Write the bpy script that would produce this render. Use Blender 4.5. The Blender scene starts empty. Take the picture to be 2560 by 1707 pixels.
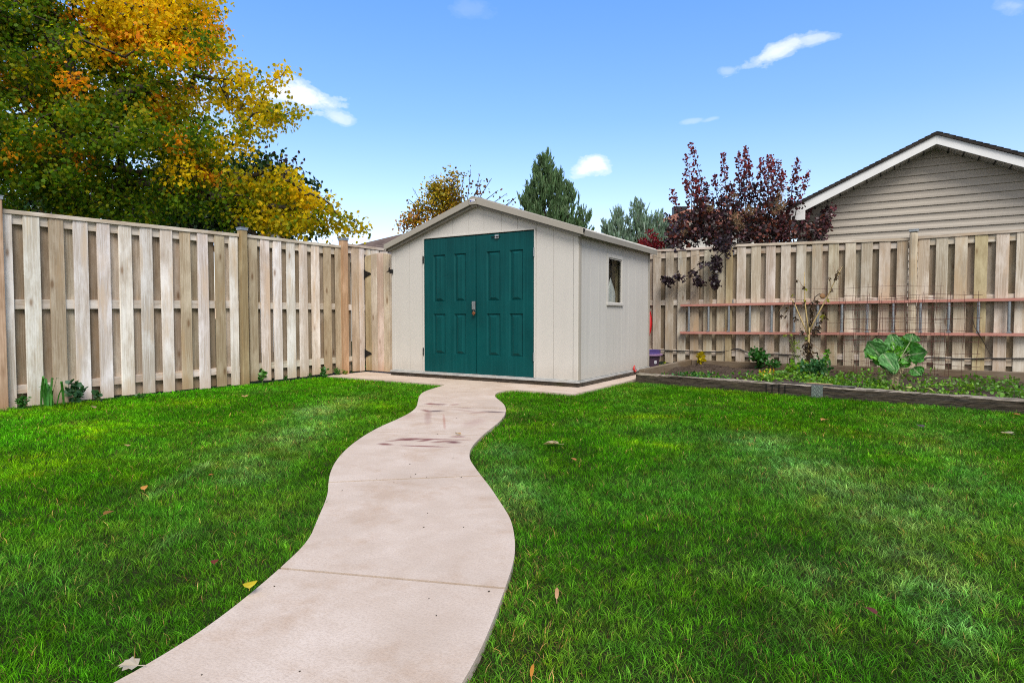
import bpy, bmesh, math, random
import numpy as np
from mathutils import Vector, Matrix, Euler
random.seed(7); rng = np.random.default_rng(7)
sc = bpy.context.scene; COL = sc.collection
PI = math.pi; R = math.radians
# ---------------------------------------------------------------- camera
F, YH, CX, CY, H, TH = 1525., 793.5, 1280., 853.5, .875, .554
PITCH = math.atan((CY-YH)/F)
cam = bpy.data.cameras.new('camera'); co = bpy.data.objects.new('camera', cam); COL.objects.link(co)
co.location = (0, 0, H); co.rotation_euler = (PI/2-PITCH, 0, TH)
cam.sensor_width = 36; cam.lens = F/2560*36; cam.clip_start = .05; cam.clip_end = 3000
sc.camera = co
# measuring helpers: a sight line of the photo turned into a point on a real plane
def ray(x, y):
    a = (x-CX)/F; b = -(y-CY)/F
    fy = math.cos(PITCH)+b*math.sin(PITCH); z = -math.sin(PITCH)+b*math.cos(PITCH)
    return (a*math.cos(TH)-fy*math.sin(TH), a*math.sin(TH)+fy*math.cos(TH), z)
def onz(x, y, z=0.):
    d = ray(x, y); t = (z-H)/d[2]; return Vector((d[0]*t, d[1]*t, z))
def onv(x, y, v):
    d = ray(x, y); t = v/d[1]; return Vector((d[0]*t, v, H+d[2]*t))
def at(x, y, depth):
    d = ray(x, y); f = -d[0]*math.sin(TH)+d[1]*math.cos(TH); t = depth/f
    return Vector((d[0]*t, d[1]*t, H+d[2]*t))
# ---------------------------------------------------------------- object helpers
def tag(o, label=None, cat=None, group=None, kind=None):
    if label: o['label'] = label
    if cat: o['category'] = cat
    if group: o['group'] = group
    if kind: o['kind'] = kind
    return o
def empty(name, label=None, cat=None, loc=(0, 0, 0), group=None, rz=0):
    o = bpy.data.objects.new(name, None); COL.objects.link(o); o.location = loc
    o.rotation_euler = (0, 0, rz); o.empty_display_size = .1
    return tag(o, label, cat, group)
def link(name, me, parent=None, bevel=0, smooth=False):
    o = bpy.data.objects.new(name, me); COL.objects.link(o)
    if parent:
        o.parent = parent
        if parent.type != 'EMPTY' or parent.location.length > 0:
            pass
    if bevel:
        m = o.modifiers.new('bevel', 'BEVEL'); m.width = bevel; m.segments = 2; m.limit_method = 'ANGLE'; m.angle_limit = R(40)
    if smooth:
        me.polygons.foreach_set('use_smooth', [True]*len(me.polygons))
    return o
class MB:
    """collects shapes (world or local coordinates) and links them as ONE mesh object"""
    def __init__(s): s.v = []; s.f = []; s.c = []; s.g = []; s.m = []; s.mats = []
    def mi(s, mat):
        if mat not in s.mats: s.mats.append(mat)
        return s.mats.index(mat)
    def add(s, vs, fs, mat, col=(1, 1, 1), gc=None):
        b = len(s.v); s.v += [tuple(v) for v in vs]; s.f += [tuple(b+i for i in f) for f in fs]
        k = s.mi(mat); s.m += [k]*len(fs); s.c += [tuple(col)]*len(vs)
        s.g += [tuple(g) for g in (gc if gc is not None else vs)]
    def box(s, c, size, mat, col=(1, 1, 1), rz=0, rot=None, go=None, warp=0):
        """box centred at c; grain runs along local z of gc (longest axis)"""
        x, y, z = [q/2 for q in size]
        L = [(-x,-y,-z),(x,-y,-z),(x,y,-z),(-x,y,-z),(-x,-y,z),(x,-y,z),(x,y,z),(-x,y,z)]
        if warp: L = [(a+random.uniform(-warp, warp), b_+random.uniform(-warp, warp), c_) for a, b_, c_ in L]
        M = rot if rot is not None else Matrix.Rotation(rz, 3, 'Z')
        vs = [M @ Vector(p) + Vector(c) for p in L]
        o = go if go is not None else (random.uniform(0, 50), random.uniform(0, 50), random.uniform(0, 50))
        ax = max(range(3), key=lambda i: size[i])
        order = {0: (1, 2, 0), 1: (0, 2, 1), 2: (0, 1, 2)}[ax]
        gc = [tuple(p[order[i]]+o[i] for i in range(3)) for p in L]
        s.add(vs, [(0,3,2,1),(4,5,6,7),(0,1,5,4),(1,2,6,5),(2,3,7,6),(3,0,4,7)], mat, col, gc)
    def poly(s, pts, t, mat, col=(1, 1, 1), n=None):
        """planar polygon pts (3D) extruded by vector t"""
        k = len(pts); t = Vector(t); a = [Vector(p) for p in pts]; b = [p+t for p in a]
        fs = [tuple(range(k-1, -1, -1)), tuple(range(k, 2*k))]+[(i, (i+1) % k, k+(i+1) % k, k+i) for i in range(k)]
        s.add(a+b, fs, mat, col)
    def tube(s, pts, rad, mat, col=(1, 1, 1), n=6, cap=True):
        pts = [Vector(p) for p in pts]; rr = rad if hasattr(rad, '__len__') else [rad]*len(pts)
        vs = []; u0 = None
        for i, p in enumerate(pts):
            d = (pts[min(i+1, len(pts)-1)]-pts[max(i-1, 0)]).normalized()
            if u0 is None: u0 = d.cross(Vector((0, 0, 1)) if abs(d.z) < .9 else Vector((1, 0, 0))).normalized()
            u0 = (u0-d*u0.dot(d)).normalized(); w = d.cross(u0)
            for k in range(n):
                a = 2*PI*k/n; vs.append(p+(u0*math.cos(a)+w*math.sin(a))*rr[i])
        fs = []
        for i in range(len(pts)-1):
            for k in range(n):
                fs.append((i*n+k, i*n+(k+1) % n, (i+1)*n+(k+1) % n, (i+1)*n+k))
        if cap: fs += [tuple(range(n-1, -1, -1)), tuple(range((len(pts)-1)*n, len(pts)*n))]
        s.add(vs, fs, mat, col)
    def lathe(s, prof, c, mat, col=(1, 1, 1), n=28):
        vs = []
        for r, z in prof:
            for k in range(n):
                a = 2*PI*k/n; vs.append((c[0]+r*math.cos(a), c[1]+r*math.sin(a), c[2]+z))
        fs = [(i*n+k, i*n+(k+1) % n, (i+1)*n+(k+1) % n, (i+1)*n+k) for i in range(len(prof)-1) for k in range(n)]
        s.add(vs, fs, mat, col)
    def build(s, name, parent=None, bevel=0, smooth=False):
        me = bpy.data.meshes.new(name); me.from_pydata(s.v, [], s.f)
        for m in s.mats: me.materials.append(m)
        me.polygons.foreach_set('material_index', s.m)
        a = me.color_attributes.new('col', 'FLOAT_COLOR', 'POINT')
        a.data.foreach_set('color', np.array([(*c, 1) for c in s.c], 'f').ravel())
        g = me.attributes.new('gc', 'FLOAT_VECTOR', 'POINT'); g.data.foreach_set('vector', np.array(s.g, 'f').ravel())
        me.update(); return link(name, me, parent, bevel, smooth)
def mesh_np(name, V, Fc, colv, mat, parent=None, smooth=False):
    me = bpy.data.meshes.new(name); n, k = Fc.shape
    me.vertices.add(len(V)); me.vertices.foreach_set('co', np.ascontiguousarray(V, 'f').ravel())
    me.loops.add(n*k); me.loops.foreach_set('vertex_index', Fc.astype('i').ravel())
    me.polygons.add(n); me.polygons.foreach_set('loop_start', np.arange(0, n*k, k, dtype='i'))
    try: me.polygons.foreach_set('loop_total', np.full(n, k, 'i'))
    except Exception: pass
    me.update(calc_edges=True); me.materials.append(mat)
    a = me.color_attributes.new('col', 'FLOAT_COLOR', 'POINT')
    c4 = np.ones((len(V), 4), 'f'); c4[:, :3] = colv; a.data.foreach_set('color', c4.ravel())
    return link(name, me, parent, smooth=smooth)
# ---------------------------------------------------------------- material helpers
class NT:
    def __init__(s, name):
        s.m = bpy.data.materials.new(name); s.m.use_nodes = True; s.t = s.m.node_tree; s.n = s.t.nodes; s.l = s.t.links
        s.b = s.n['Principled BSDF']; s.out = s.n['Material Output']
    def N(s, typ, **k):
        n = s.n.new(typ)
        for a, v in k.items():
            if hasattr(n, a): setattr(n, a, v)
        return n
    def L(s, a, b): s.l.new(a, b)
    def coords(s, kind='Object'): return s.N('ShaderNodeTexCoord').outputs[kind]
    def attr(s, name, vec=False):
        n = s.N('ShaderNodeAttribute'); n.attribute_name = name; return n.outputs['Vector' if vec else 'Color']
    def map(s, v, scale=(1, 1, 1), loc=(0, 0, 0)):
        n = s.N('ShaderNodeMapping'); s.L(v, n.inputs[0]); n.inputs['Scale'].default_value = scale; n.inputs['Location'].default_value = loc; return n.outputs[0]
    def noise(s, v, scale=5, detail=4, rough=.55, dist=0, out='Fac'):
        n = s.N('ShaderNodeTexNoise'); s.L(v, n.inputs['Vector']); n.inputs['Scale'].default_value = scale
        n.inputs['Detail'].default_value = detail; n.inputs['Roughness'].default_value = rough; n.inputs['Distortion'].default_value = dist
        return n.outputs[out]
    def ramp(s, f, stops, interp='LINEAR'):
        n = s.N('ShaderNodeValToRGB'); s.L(f, n.inputs[0]); cr = n.color_ramp; cr.interpolation = interp
        while len(cr.elements) > 1: cr.elements.remove(cr.elements[-1])
        for i, (p, c) in enumerate(stops):
            e = cr.elements[0] if i == 0 else cr.elements.new(p)
            e.position = p; c = (c, c, c) if not hasattr(c, '__len__') else c; e.color = (*c, 1)
        return n.outputs[0]
    def mix(s, f, a, b, mode='MIX'):
        n = s.N('ShaderNodeMix'); n.data_type = 'RGBA'; n.blend_type = mode
        for i, v in ((0, f), (6, a), (7, b)):
            if hasattr(v, 'is_linked') or hasattr(v, 'links'): s.L(v, n.inputs[i])
            elif i == 0: n.inputs[0].default_value = v
            else: n.inputs[i].default_value = (*v, 1) if hasattr(v, '__len__') else (v, v, v, 1)
        return n.outputs[2]
    def math(s, op, a, b=0):
        n = s.N('ShaderNodeMath'); n.operation = op
        for i, v in enumerate((a, b)):
            if hasattr(v, 'links'): s.L(v, n.inputs[i])
            else: n.inputs[i].default_value = v
        return n.outputs[0]
    def bump(s, h, strength=.3, dist=.01):
        n = s.N('ShaderNodeBump'); s.L(h, n.inputs['Height']); n.inputs['Strength'].default_value = strength; n.inputs['Distance'].default_value = dist
        s.L(n.outputs[0], s.b.inputs['Normal'])
    def base(s, c, rough=.6, metal=0, spec=None):
        if hasattr(c, 'links'): s.L(c, s.b.inputs['Base Color'])
        else: s.b.inputs['Base Color'].default_value = (*c, 1)
        if hasattr(rough, 'links'): s.L(rough, s.b.inputs['Roughness'])
        else: s.b.inputs['Roughness'].default_value = rough
        s.b.inputs['Metallic'].default_value = metal
        if spec is not None: s.b.inputs['Specular IOR Level'].default_value = spec
        return s.m
def wood_mat(name, grain=.35, knots=True, stain=False, bump=.25, rough=.8):
    t = NT(name); g = t.attr('gc', True); c = t.attr('col')
    warp = t.noise(t.map(g, (3, 3, .8)), 2.0, 3, .5, 0, 'Color')
    gm = t.mix(.06, g, warp, 'ADD')
    fine = t.noise(t.map(gm, (150, 60, 2.2)), 1.0, 5, .65)
    mid = t.noise(t.map(gm, (26, 14, .9)), 1.0, 4, .6)
    # cathedral growth rings
    w = t.N('ShaderNodeTexWave'); w.wave_type = 'RINGS'; w.rings_direction = 'Z'; t.L(t.map(gm, (9, 5, .35)), w.inputs['Vector'])
    w.inputs['Scale'].default_value = 1.7; w.inputs['Distortion'].default_value = 2.5; w.inputs['Detail'].default_value = 2; w.inputs['Detail Scale'].default_value = 1.2
    blot = t.noise(t.map(g, (5, 5, 1.6)), 1.0, 5, .65)
    x = t.mix(t.ramp(mid, [(.3, 0.), (.7, 1.)]), c, t.mix(1., c, (.80, .745, .68), 'MULTIPLY'))
    x = t.mix(t.math('MULTIPLY', t.ramp(w.outputs['Fac'], [(.25, 1.), (.6, 0.)]), .42), x, t.mix(1., c, (.64, .56, .46), 'MULTIPLY'))
    x = t.mix(t.math('MULTIPLY', t.ramp(fine, [(.42, 1.), (.6, 0.)]), grain*1.5), x, t.mix(1., c, (.5, .43, .36), 'MULTIPLY'))
    x = t.mix(t.math('MULTIPLY', t.ramp(blot, [(.46, 0.), (.66, 1.)]), .75), x, t.mix(1., c, (1.24, 1.27, 1.32), 'MULTIPLY'))
    x = t.mix(t.math('MULTIPLY', t.ramp(t.noise(t.map(g, (7, 7, 1.1), (9, 3, 4)), 1., 4, .6), [(.54, 0.), (.68, 1.)]), .75), x, t.mix(1., c, (.82, .68, .52), 'MULTIPLY'))
    if knots:
        v = t.N('ShaderNodeTexVoronoi'); t.L(t.map(g, (5.5, 3, 1.9)), v.inputs['Vector']); v.inputs['Scale'].default_value = 1
        x = t.mix(t.math('MULTIPLY', t.ramp(v.outputs['Distance'], [(.05, 1.), (.10, .3), (.17, 0.)]), .85), x, t.mix(1., c, (.36, .25, .17), 'MULTIPLY'))
    sp = t.N('ShaderNodeSeparateXYZ'); t.L(t.N('ShaderNodeNewGeometry').outputs['Position'], sp.inputs[0])
    dirt = t.ramp(t.math('ADD', sp.outputs[2], t.math('MULTIPLY', mid, .30)), [(.20, 1.), (.36, 0.)])
    x = t.mix(t.math('MULTIPLY', dirt, .55), x, t.mix(1., c, (.66, .52, .38), 'MULTIPLY'))
    drip = t.noise(t.map(g, (34, 34, .7), (3, 8, 1)), 1., 3, .55)
    x = t.mix(t.math('MULTIPLY', t.ramp(drip, [(.62, 0.), (.74, 1.)]), .55), x, t.mix(1., c, (.55, .48, .42), 'MULTIPLY'))
    t.bump(fine, bump, .004)
    return t.base(x, rough, 0, .25)
def flat_mat(name, c, rough=.5, metal=0, var=.12, scale=8, bump=0, spec=None, use_attr=False):
    t = NT(name); o = t.coords(); n = t.noise(o, scale, 5, .6); n2 = t.noise(o, scale*9, 3, .6)
    b = t.attr('col') if use_attr else (c[0], c[1], c[2])
    if use_attr: dark = t.mix(1., b, (1-var*2,)*3, 'MULTIPLY'); x = t.mix(t.ramp(n, [(.3, 0.), (.7, 1.)]), b, dark)
    else: x = t.mix(t.ramp(n, [(.3, 0.), (.7, 1.)]), b, tuple(q*(1-var*2) for q in c))
    if bump: t.bump(n2, bump, .003)
    return t.base(x, rough, metal, spec)
def leaf_mat(name, rough=.42, trans=.35, var=.25, spec=.35):
    t = NT(name); c = t.attr('col'); n = t.noise(t.coords(), 18, 3, .6)
    x = t.mix(t.ramp(n, [(.3, 0.), (.7, 1.)]), c, t.mix(1., c, (1-var, 1-var, 1-var), 'MULTIPLY'))
    t.base(x, rough, 0, spec)
    tr = t.N('ShaderNodeBsdfTranslucent'); t.L(t.mix(1., x, (1.2, 1.25, .5), 'MULTIPLY'), tr.inputs[0])
    ms = t.N('ShaderNodeMixShader'); ms.inputs[0].default_value = trans
    t.L(t.b.outputs[0], ms.inputs[1]); t.L(tr.outputs[0], ms.inputs[2]); t.L(ms.outputs[0], t.out.inputs[0])
    return t.m
M = {}
M['wood'] = wood_mat('weathered_pine')
M['backwood'] = wood_mat('weathered_pine_rear', .4, True)
M['oldwood'] = None
M['leaf'] = leaf_mat('leaf'); M['grass'] = leaf_mat('grass_blade', .6, .38, .3, .06)
M['maple'] = leaf_mat('maple_leaf', .55, .6, .15, .15)
M['leafdark'] = leaf_mat('smoke_bush_leaf', .36, .22, .3, .4)
M['galv'] = flat_mat('galvanised_metal', (.42, .45, .48), .42, .85, .15, 30)
M['alu'] = flat_mat('aluminium', (.55, .57, .58), .38, .9, .12, 25)
M['black'] = flat_mat('black_iron', (.012, .012, .013), .45, .3, .2, 20)
M['rubber'] = flat_mat('black_rubber', (.014, .014, .016), .5, 0, .2, 20)
M['bark'] = flat_mat('bark', (.055, .042, .03), .9, 0, .3, 14, .6)
M['attr'] = flat_mat('painted_part', (1, 1, 1), .55, 0, .06, 10, 0, None, True)
def timber_mat():
    t = NT('old_tarred_timber'); g = t.attr('gc', True)
    warp = t.noise(t.map(g, (8, 8, 2)), 1, 3, .5, 0, 'Color'); gm = t.mix(.08, g, warp, 'ADD')
    fine = t.noise(t.map(gm, (90, 90, 4)), 1, 6, .7); mid = t.noise(t.map(gm, (22, 22, 1.6)), 1, 5, .65)
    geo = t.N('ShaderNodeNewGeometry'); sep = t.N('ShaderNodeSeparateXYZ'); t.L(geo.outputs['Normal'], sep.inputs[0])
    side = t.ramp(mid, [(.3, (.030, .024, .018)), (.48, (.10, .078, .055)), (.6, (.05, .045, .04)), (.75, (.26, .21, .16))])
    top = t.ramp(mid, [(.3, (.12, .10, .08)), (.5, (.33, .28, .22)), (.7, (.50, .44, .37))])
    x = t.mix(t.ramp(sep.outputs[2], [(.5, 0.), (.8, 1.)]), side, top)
    x = t.mix(t.math('MULTIPLY', t.ramp(fine, [(.4, 1.), (.55, 0.)]), .8), x, (.012, .010, .008))
    moss = t.noise(t.coords(), 3, 5, .6)
    x = t.mix(t.math('MULTIPLY', t.ramp(moss, [(.58, 0.), (.75, 1.)]), .5), x, (.07, .075, .02))
    t.bump(fine, .9, .012); return t.base(x, .85, 0, .2)
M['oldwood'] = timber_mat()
# tuning
GRADE = [(0., (1.8, 1.4, 1.35)), (.12, (1.6, 1.43, 1.45)), (.30, (1.12, 1.36, 1.6)), (.50, (.92, 1.42, 1.95))]
CLOUDC = (7.4, 7.6, 7.9); FILL_CLOUDC = (5.6, 5.6, 5.6)
SKYSTR = .12; SUNE = 3.1; SUNA = .5; EXPO = .42
# ---------------------------------------------------------------- daylight
SUN_EL, SUN_AZ = R(50), R(135)      # azimuth: direction the light comes FROM, measured like the Sky Texture (about z from +y, clockwise)
wld = bpy.data.worlds.new('World'); sc.world = wld; wld.use_nodes = True
wt = wld.node_tree; wn = wt.nodes; wl = wt.links; bg = wn['Background']
class WT(NT):
    def __init__(s): s.t = wt; s.n = wn; s.l = wl
W = WT()
sky = W.N('ShaderNodeTexSky'); sky.sky_type = 'NISHITA'; sky.sun_disc = False
sky.sun_elevation = SUN_EL; sky.sun_rotation = SUN_AZ; sky.altitude = 100; sky.air_density = 1.0; sky.dust_density = .5; sky.ozone_density = 2.0
tc = W.N('ShaderNodeTexCoord').outputs['Generated']
nrm = W.N('ShaderNodeVectorMath'); nrm.operation = 'NORMALIZE'; wl.new(tc, nrm.inputs[0]); dirv = nrm.outputs[0]
sepw = W.N('ShaderNodeSeparateXYZ'); wl.new(dirv, sepw.inputs[0])
# clear-air colour correction by height above the horizon (paler low down, deeper blue high up)
grade = W.ramp(sepw.outputs[2], GRADE)
base = W.mix(1., sky.outputs[0], grade, 'MULTIPLY')
# clouds: soft white masses in fixed directions of the sky, ragged by noise
wob = W.noise(W.map(dirv, (1, 1, 1.6)), 9, 6, .62)
wob2 = W.noise(W.map(dirv, (1, 1, 2.2), (3, 1, 2)), 26, 5, .6)
def cloud(p, w, h, tilt=0, dens=1., edge=.55):
    """p = pixel of the photo; w, h half sizes in radians"""
    d = Vector(ray(*p)).normalized(); rt = Vector((math.cos(TH), math.sin(TH), 0)); up = rt.cross(d).normalized(); rt = d.cross(up).normalized()
    ct, st = math.cos(tilt), math.sin(tilt); a = (rt*ct+up*st)/w; b = (up*ct-rt*st)/h
    def dot(v):
        n = W.N('ShaderNodeVectorMath'); n.operation = 'DOT_PRODUCT'; wl.new(dirv, n.inputs[0]); n.inputs[1].default_value = v; return n.outputs['Value']
    xa, xb = dot(a), dot(b)
    r = W.math('SQRT', W.math('ADD', W.math('MULTIPLY', xa, xa), W.math('MULTIPLY', xb, xb)))
    r = W.math('ADD', r, W.math('MULTIPLY', W.math('SUBTRACT', wob, .5), 2.4)); r = W.math('ADD', r, W.math('MULTIPLY', W.math('SUBTRACT', wob2, .5), 1.3))
    front = W.math('GREATER_THAN', dot(d), 0.)
    return W.math('MULTIPLY', W.math('MULTIPLY', W.ramp(r, [(.0, 1.), (edge*.75, .82), (.8, .3), (1.05, 0.)], 'EASE'), front), dens)
CL = [((748, 250), .062, .026, -.25, 1.), ((700, 235), .05, .028, 0, .9), ((838, 290), .03, .014, -.3, .55), ((1490, 415), .036, .017, .15, 1.), ((1950, 125), .062, .014, .5, .75), ((2020, 98), .04, .010, .15, .55),
      ((1818, 178), .015, .006, 0, .25), ((1732, 303), .016, .004, .15, .22), ((1780, 298), .016, .004, .25, .22), ((2540, 15), .03, .012, 0, .25), ((1165, 20), .04, .016, 0, .10), ((60, 505), .14, .025, 0, .4), ((300, 250), .16, .1, 0, .35)]
mask = None
for p, w, h, tl, dn in CL:
    c = cloud(p, w, h, tl, dn); mask = c if mask is None else W.math('MAXIMUM', mask, c)
# unseen white cloud cover added behind the camera for neutral soft light
bk = W.N('ShaderNodeVectorMath'); bk.operation = 'DOT_PRODUCT'; wl.new(dirv, bk.inputs[0]); bk.inputs[1].default_value = (math.sin(TH), -math.cos(TH), .25)
over = W.math('MULTIPLY', W.ramp(W.math('ADD', bk.outputs['Value'], W.math('MULTIPLY', W.math('SUBTRACT', wob, .5), .5)), [(.0, 0.), (.45, 1.)]), .92)
final = W.mix(mask, base, CLOUDC); final = W.mix(over, final, FILL_CLOUDC)
wl.new(final, bg.inputs[0]); bg.inputs[1].default_value = SKYSTR
sun = bpy.data.lights.new('sun', 'SUN'); sun.energy = SUNE; sun.angle = SUNA; sun.color = (1, .95, .87)
so = bpy.data.objects.new('sun', sun); COL.objects.link(so)
sd = Vector((math.sin(SUN_AZ)*math.cos(SUN_EL), math.cos(SUN_AZ)*math.cos(SUN_EL), math.sin(SUN_EL)))
so.rotation_euler = (-sd).to_track_quat('-Z', 'Y').to_euler()
sc.view_settings.view_transform = 'Standard'; sc.view_settings.look = 'None'; sc.view_settings.gamma = 1; sc.view_settings.use_curve_mapping = False
sc.view_settings.exposure = EXPO
cy = sc.cycles; cy.use_light_tree = False; cy.use_adaptive_sampling = False; cy.filter_width = 1.1; cy.max_bounces = 8; cy.diffuse_bounces = 4; cy.transparent_max_bounces = 12; cy.use_denoising = False
try: cy.denoiser = 'OPENIMAGEDENOISE'
except Exception: pass
cy.sample_clamp_indirect = 6
# ---------------------------------------------------------------- outlines on the ground (metres, yard axes)
LP = [(-1.45,-1.2),(-1.48,.2),(-1.524,.696),(-1.549,.828),(-1.582,.953),(-1.649,1.119),(-1.749,1.325),(-1.871,1.547),(-2.034,1.727),(-2.27,1.993),(-2.466,2.171),(-2.596,2.297),(-2.754,2.47),(-2.905,2.664),(-3.062,2.896),(-3.237,3.201),(-3.376,3.493),(-3.50,3.828),(-3.64,4.15),(-3.80,4.42),(-4.071,4.76),(-4.356,5.111),(-4.56,5.437),(-4.665,5.75),(-4.74,6.0),(-4.80,6.14)]
RP = [(-.55,-1.2),(-.62,.2),(-.79,.95),(-.832,1.124),(-.871,1.248),(-.928,1.394),(-1.015,1.599),(-1.106,1.803),(-1.203,1.969),(-1.338,2.158),(-1.451,2.28),(-1.671,2.507),(-1.854,2.684),(-1.995,2.822),(-2.13,2.96),(-2.238,3.104),(-2.345,3.288),(-2.487,3.601),(-2.6,3.9),(-2.702,4.17),(-2.83,4.45),(-3.007,4.76),(-3.202,5.032),(-3.407,5.262),(-3.59,5.457),(-3.72,5.65),(-3.80,5.85),(-3.80,6.0),(-3.74,6.14)]
SLABV = 6.14
def smooth_line(P, k=2):
    for _ in range(k):
        Q = [P[0]]
        for a, b in zip(P, P[1:]): Q += [(a[0]*.75+b[0]*.25, a[1]*.75+b[1]*.25), (a[0]*.25+b[0]*.75, a[1]*.25+b[1]*.75)]
        P = Q+[P[-1]]
    return P
LP, RP = smooth_line(LP), smooth_line(RP)
SLAB = [(-7.02, SLABV), (-2.98, SLABV), (-2.98, 7.74), (-3.05, 9.4), (-7.05, 9.4)]
TL, TR_ = Vector((-2.86, 7.75)), Vector((2.6, 6.82)); tdir = (TR_-TL).normalized(); tnor = Vector((-tdir.y, tdir.x))
LAWN = [(-7.15, -1.2), (3.2, -1.2), (3.2, 6.75), (2.6, 6.86), (-2.9, 7.80), (-2.96, 7.8), (-2.96, 6.12), (-7.02, 6.12)]
# ---------------------------------------------------------------- ground
t = NT('soil_under_grass'); o = t.coords(); n = t.noise(o, 1.2, 6, .6); n2 = t.noise(o, 40, 5, .7)
x = t.ramp(n, [(.3, (.010, .022, .003)), (.6, (.018, .032, .005)), (.8, (.03, .035, .010))])
t.bump(n2, .6, .02); t.base(t.mix(t.ramp(n2, [(.4, 0.), (.7, 1.)]), x, (.03, .022, .012)), .95, 0, .1); M['soilgrass'] = t.m
g = MB(); g.add([(-400,-400,-.02),(400,-400,-.02),(400,700,-.02),(-400,700,-.02)], [(0,1,2,3)], M['soilgrass']); tag(g.build('ground'), 'flat ground under and beyond the yard', 'ground', kind='structure')
# lawn turf bed
def flat_poly(name, P, z, mat):
    bm = bmesh.new(); f = bm.faces.new([bm.verts.new((p[0], p[1], z)) for p in P]); bmesh.ops.triangulate(bm, faces=[f])
    me = bpy.data.meshes.new(name); bm.to_mesh(me); bm.free(); me.materials.append(mat)
    o = bpy.data.objects.new(name, me); COL.objects.link(o); return o
tag(flat_poly('lawn', LAWN, -.006, M['soilgrass']), 'soil surface of the mown lawn', 'lawn', kind='structure')
# ---------------------------------------------------------------- concrete
def ell(t, o, c, rx, ry, ang=0, soft=.6, wob=None):
    """stain blob: 1 inside, 0 outside"""
    ca, sa = math.cos(ang), math.sin(ang)
    def dot(v, off):
        n = t.N('ShaderNodeVectorMath'); n.operation = 'DOT_PRODUCT'; t.L(o, n.inputs[0]); n.inputs[1].default_value = v; return t.math('SUBTRACT', n.outputs['Value'], off)
    va, vb = Vector((ca, sa, 0))/rx, Vector((-sa, ca, 0))/ry; cc = Vector((*c, 0))
    a, b = dot(va, va.dot(cc)), dot(vb, vb.dot(cc))
    r = t.math('SQRT', t.math('ADD', t.math('MULTIPLY', a, a), t.math('MULTIPLY', b, b)))
    if wob: r = t.math('ADD', t.math('MULTIPLY', r, .72), t.math('MULTIPLY', t.math('SUBTRACT', wob, .5), .9))
    return t.ramp(r, [(.30, 1.), (.62, .55), (1., 0.)])
t = NT('broom_finished_concrete'); o = t.coords(); n = t.noise(o, 1.7, 6, .62); n1 = t.noise(o, 6, 5, .6); n2 = t.noise(t.map(o, (1, 1, 1)), 130, 4, .7); n3 = t.noise(o, 420, 2, .6)
x = t.ramp(n, [(.25, (.42, .335, .27)), (.5, (.535, .44, .368)), (.72, (.605, .51, .44))])
x = t.mix(t.math('MULTIPLY', t.ramp(n1, [(.42, 0.), (.68, 1.)]), .6), x, (.46, .36, .285))
x = t.mix(t.math('MULTIPLY', t.ramp(n2, [(.35, 1.), (.55, 0.)]), .5), x, (.38, .30, .24))
x = t.mix(t.math('MULTIPLY', t.ramp(n3, [(.30, 1.), (.42, 0.)]), .5), x, (.30, .23, .18))
v = t.N('ShaderNodeTexVoronoi'); t.L(o, v.inputs['Vector']); v.inputs['Scale'].default_value = 9
x = t.mix(t.ramp(v.outputs['Distance'], [(.0, .6), (.012, .5), (.02, 0.)]), x, (.2, .15, .12))
wb = t.noise(o, 9, 4, .6)
TAXI = math.atan2(-.62, .78)
for c, rx, ry, a, d, col in [((-3.79,4.68),.10,.035,.35,.75,(.16,.10,.11)), ((-3.86,4.69),.05,.03,-.5,.6,(.25,.13,.13)), ((-3.614,4.77),.05,.022,1.1,.7,(.22,.11,.12)), ((-3.42,4.64),.12,.018,.1,.45,(.25,.22,.22)),
        ((-3.60,4.32),.075,.022,-.45,.7,(.2,.12,.13)), ((-3.50,4.35),.065,.04,.9,.75,(.12,.13,.15)), ((-3.37,4.07),.34,.022,2.25,.42,(.28,.24,.24)), ((-3.24,4.50),.2,.02,-.05,.35,(.28,.22,.22)),
        ((-3.02,4.585),.12,.03,.28,.75,(.10,.10,.13)), ((-3.12,4.50),.09,.018,1.2,.45,(.25,.18,.18)), ((-2.855,3.225),.06,.04,.5,.85,(.16,.085,.095)), ((-2.77,3.30),.15,.014,.45,.7,(.20,.11,.12)), ((-2.73,3.265),.055,.02,1.25,.75,(.18,.1,.11)), ((-2.90,3.16),.07,.014,1.1,.6,(.2,.12,.12)),
        ((-2.525,3.318),.05,.035,.4,.9,(.13,.07,.09)), ((-2.60,3.30),.07,.018,.9,.65,(.2,.12,.12)), ((-2.58,3.385),.12,.012,.4,.5,(.22,.14,.14)), ((-2.62,3.49),.05,.022,.6,.7,(.18,.09,.1)), ((-2.876,3.022),.05,.022,.1,.8,(.18,.1,.1)), ((-2.60,3.115),.14,.014,.4,.75,(.2,.12,.12)), ((-3.55,4.0),.16,.05,2.1,.25,(.35,.3,.3)), ((-2.86,4.05),.2,.06,1.9,.25,(.3,.24,.24)), ((-3.1,3.95),.3,.006,2.25,.4,(.35,.2,.16))]:
    x = t.mix(t.math('MULTIPLY', ell(t, o, c, rx*1.05, ry*1.15+.004, a, .75, wb), min(d*1.2, .92)), x, tuple(q*k_ for q, k_ in zip(col, (.95, .62, .55))))
br = t.noise(t.map(o, (9, 160, 9)), 1, 3, .6); x = t.mix(t.math('MULTIPLY', t.ramp(br, [(.4, 0.), (.7, 1.)]), .22), x, t.mix(1., x, (.80, .77, .74), 'MULTIPLY')); bl = t.noise(t.map(o, (1, 1, 1), (4, 9, 2)), 3.2, 6, .7); x = t.mix(t.math('MULTIPLY', t.ramp(bl, [(.50, 0.), (.64, 1.)]), .6), x, t.mix(1., x, (.84, .76, .68), 'MULTIPLY')); t.bump(n2, .35, .004); t.base(x, .9, 0, .15); M['conc'] = t.m
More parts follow.
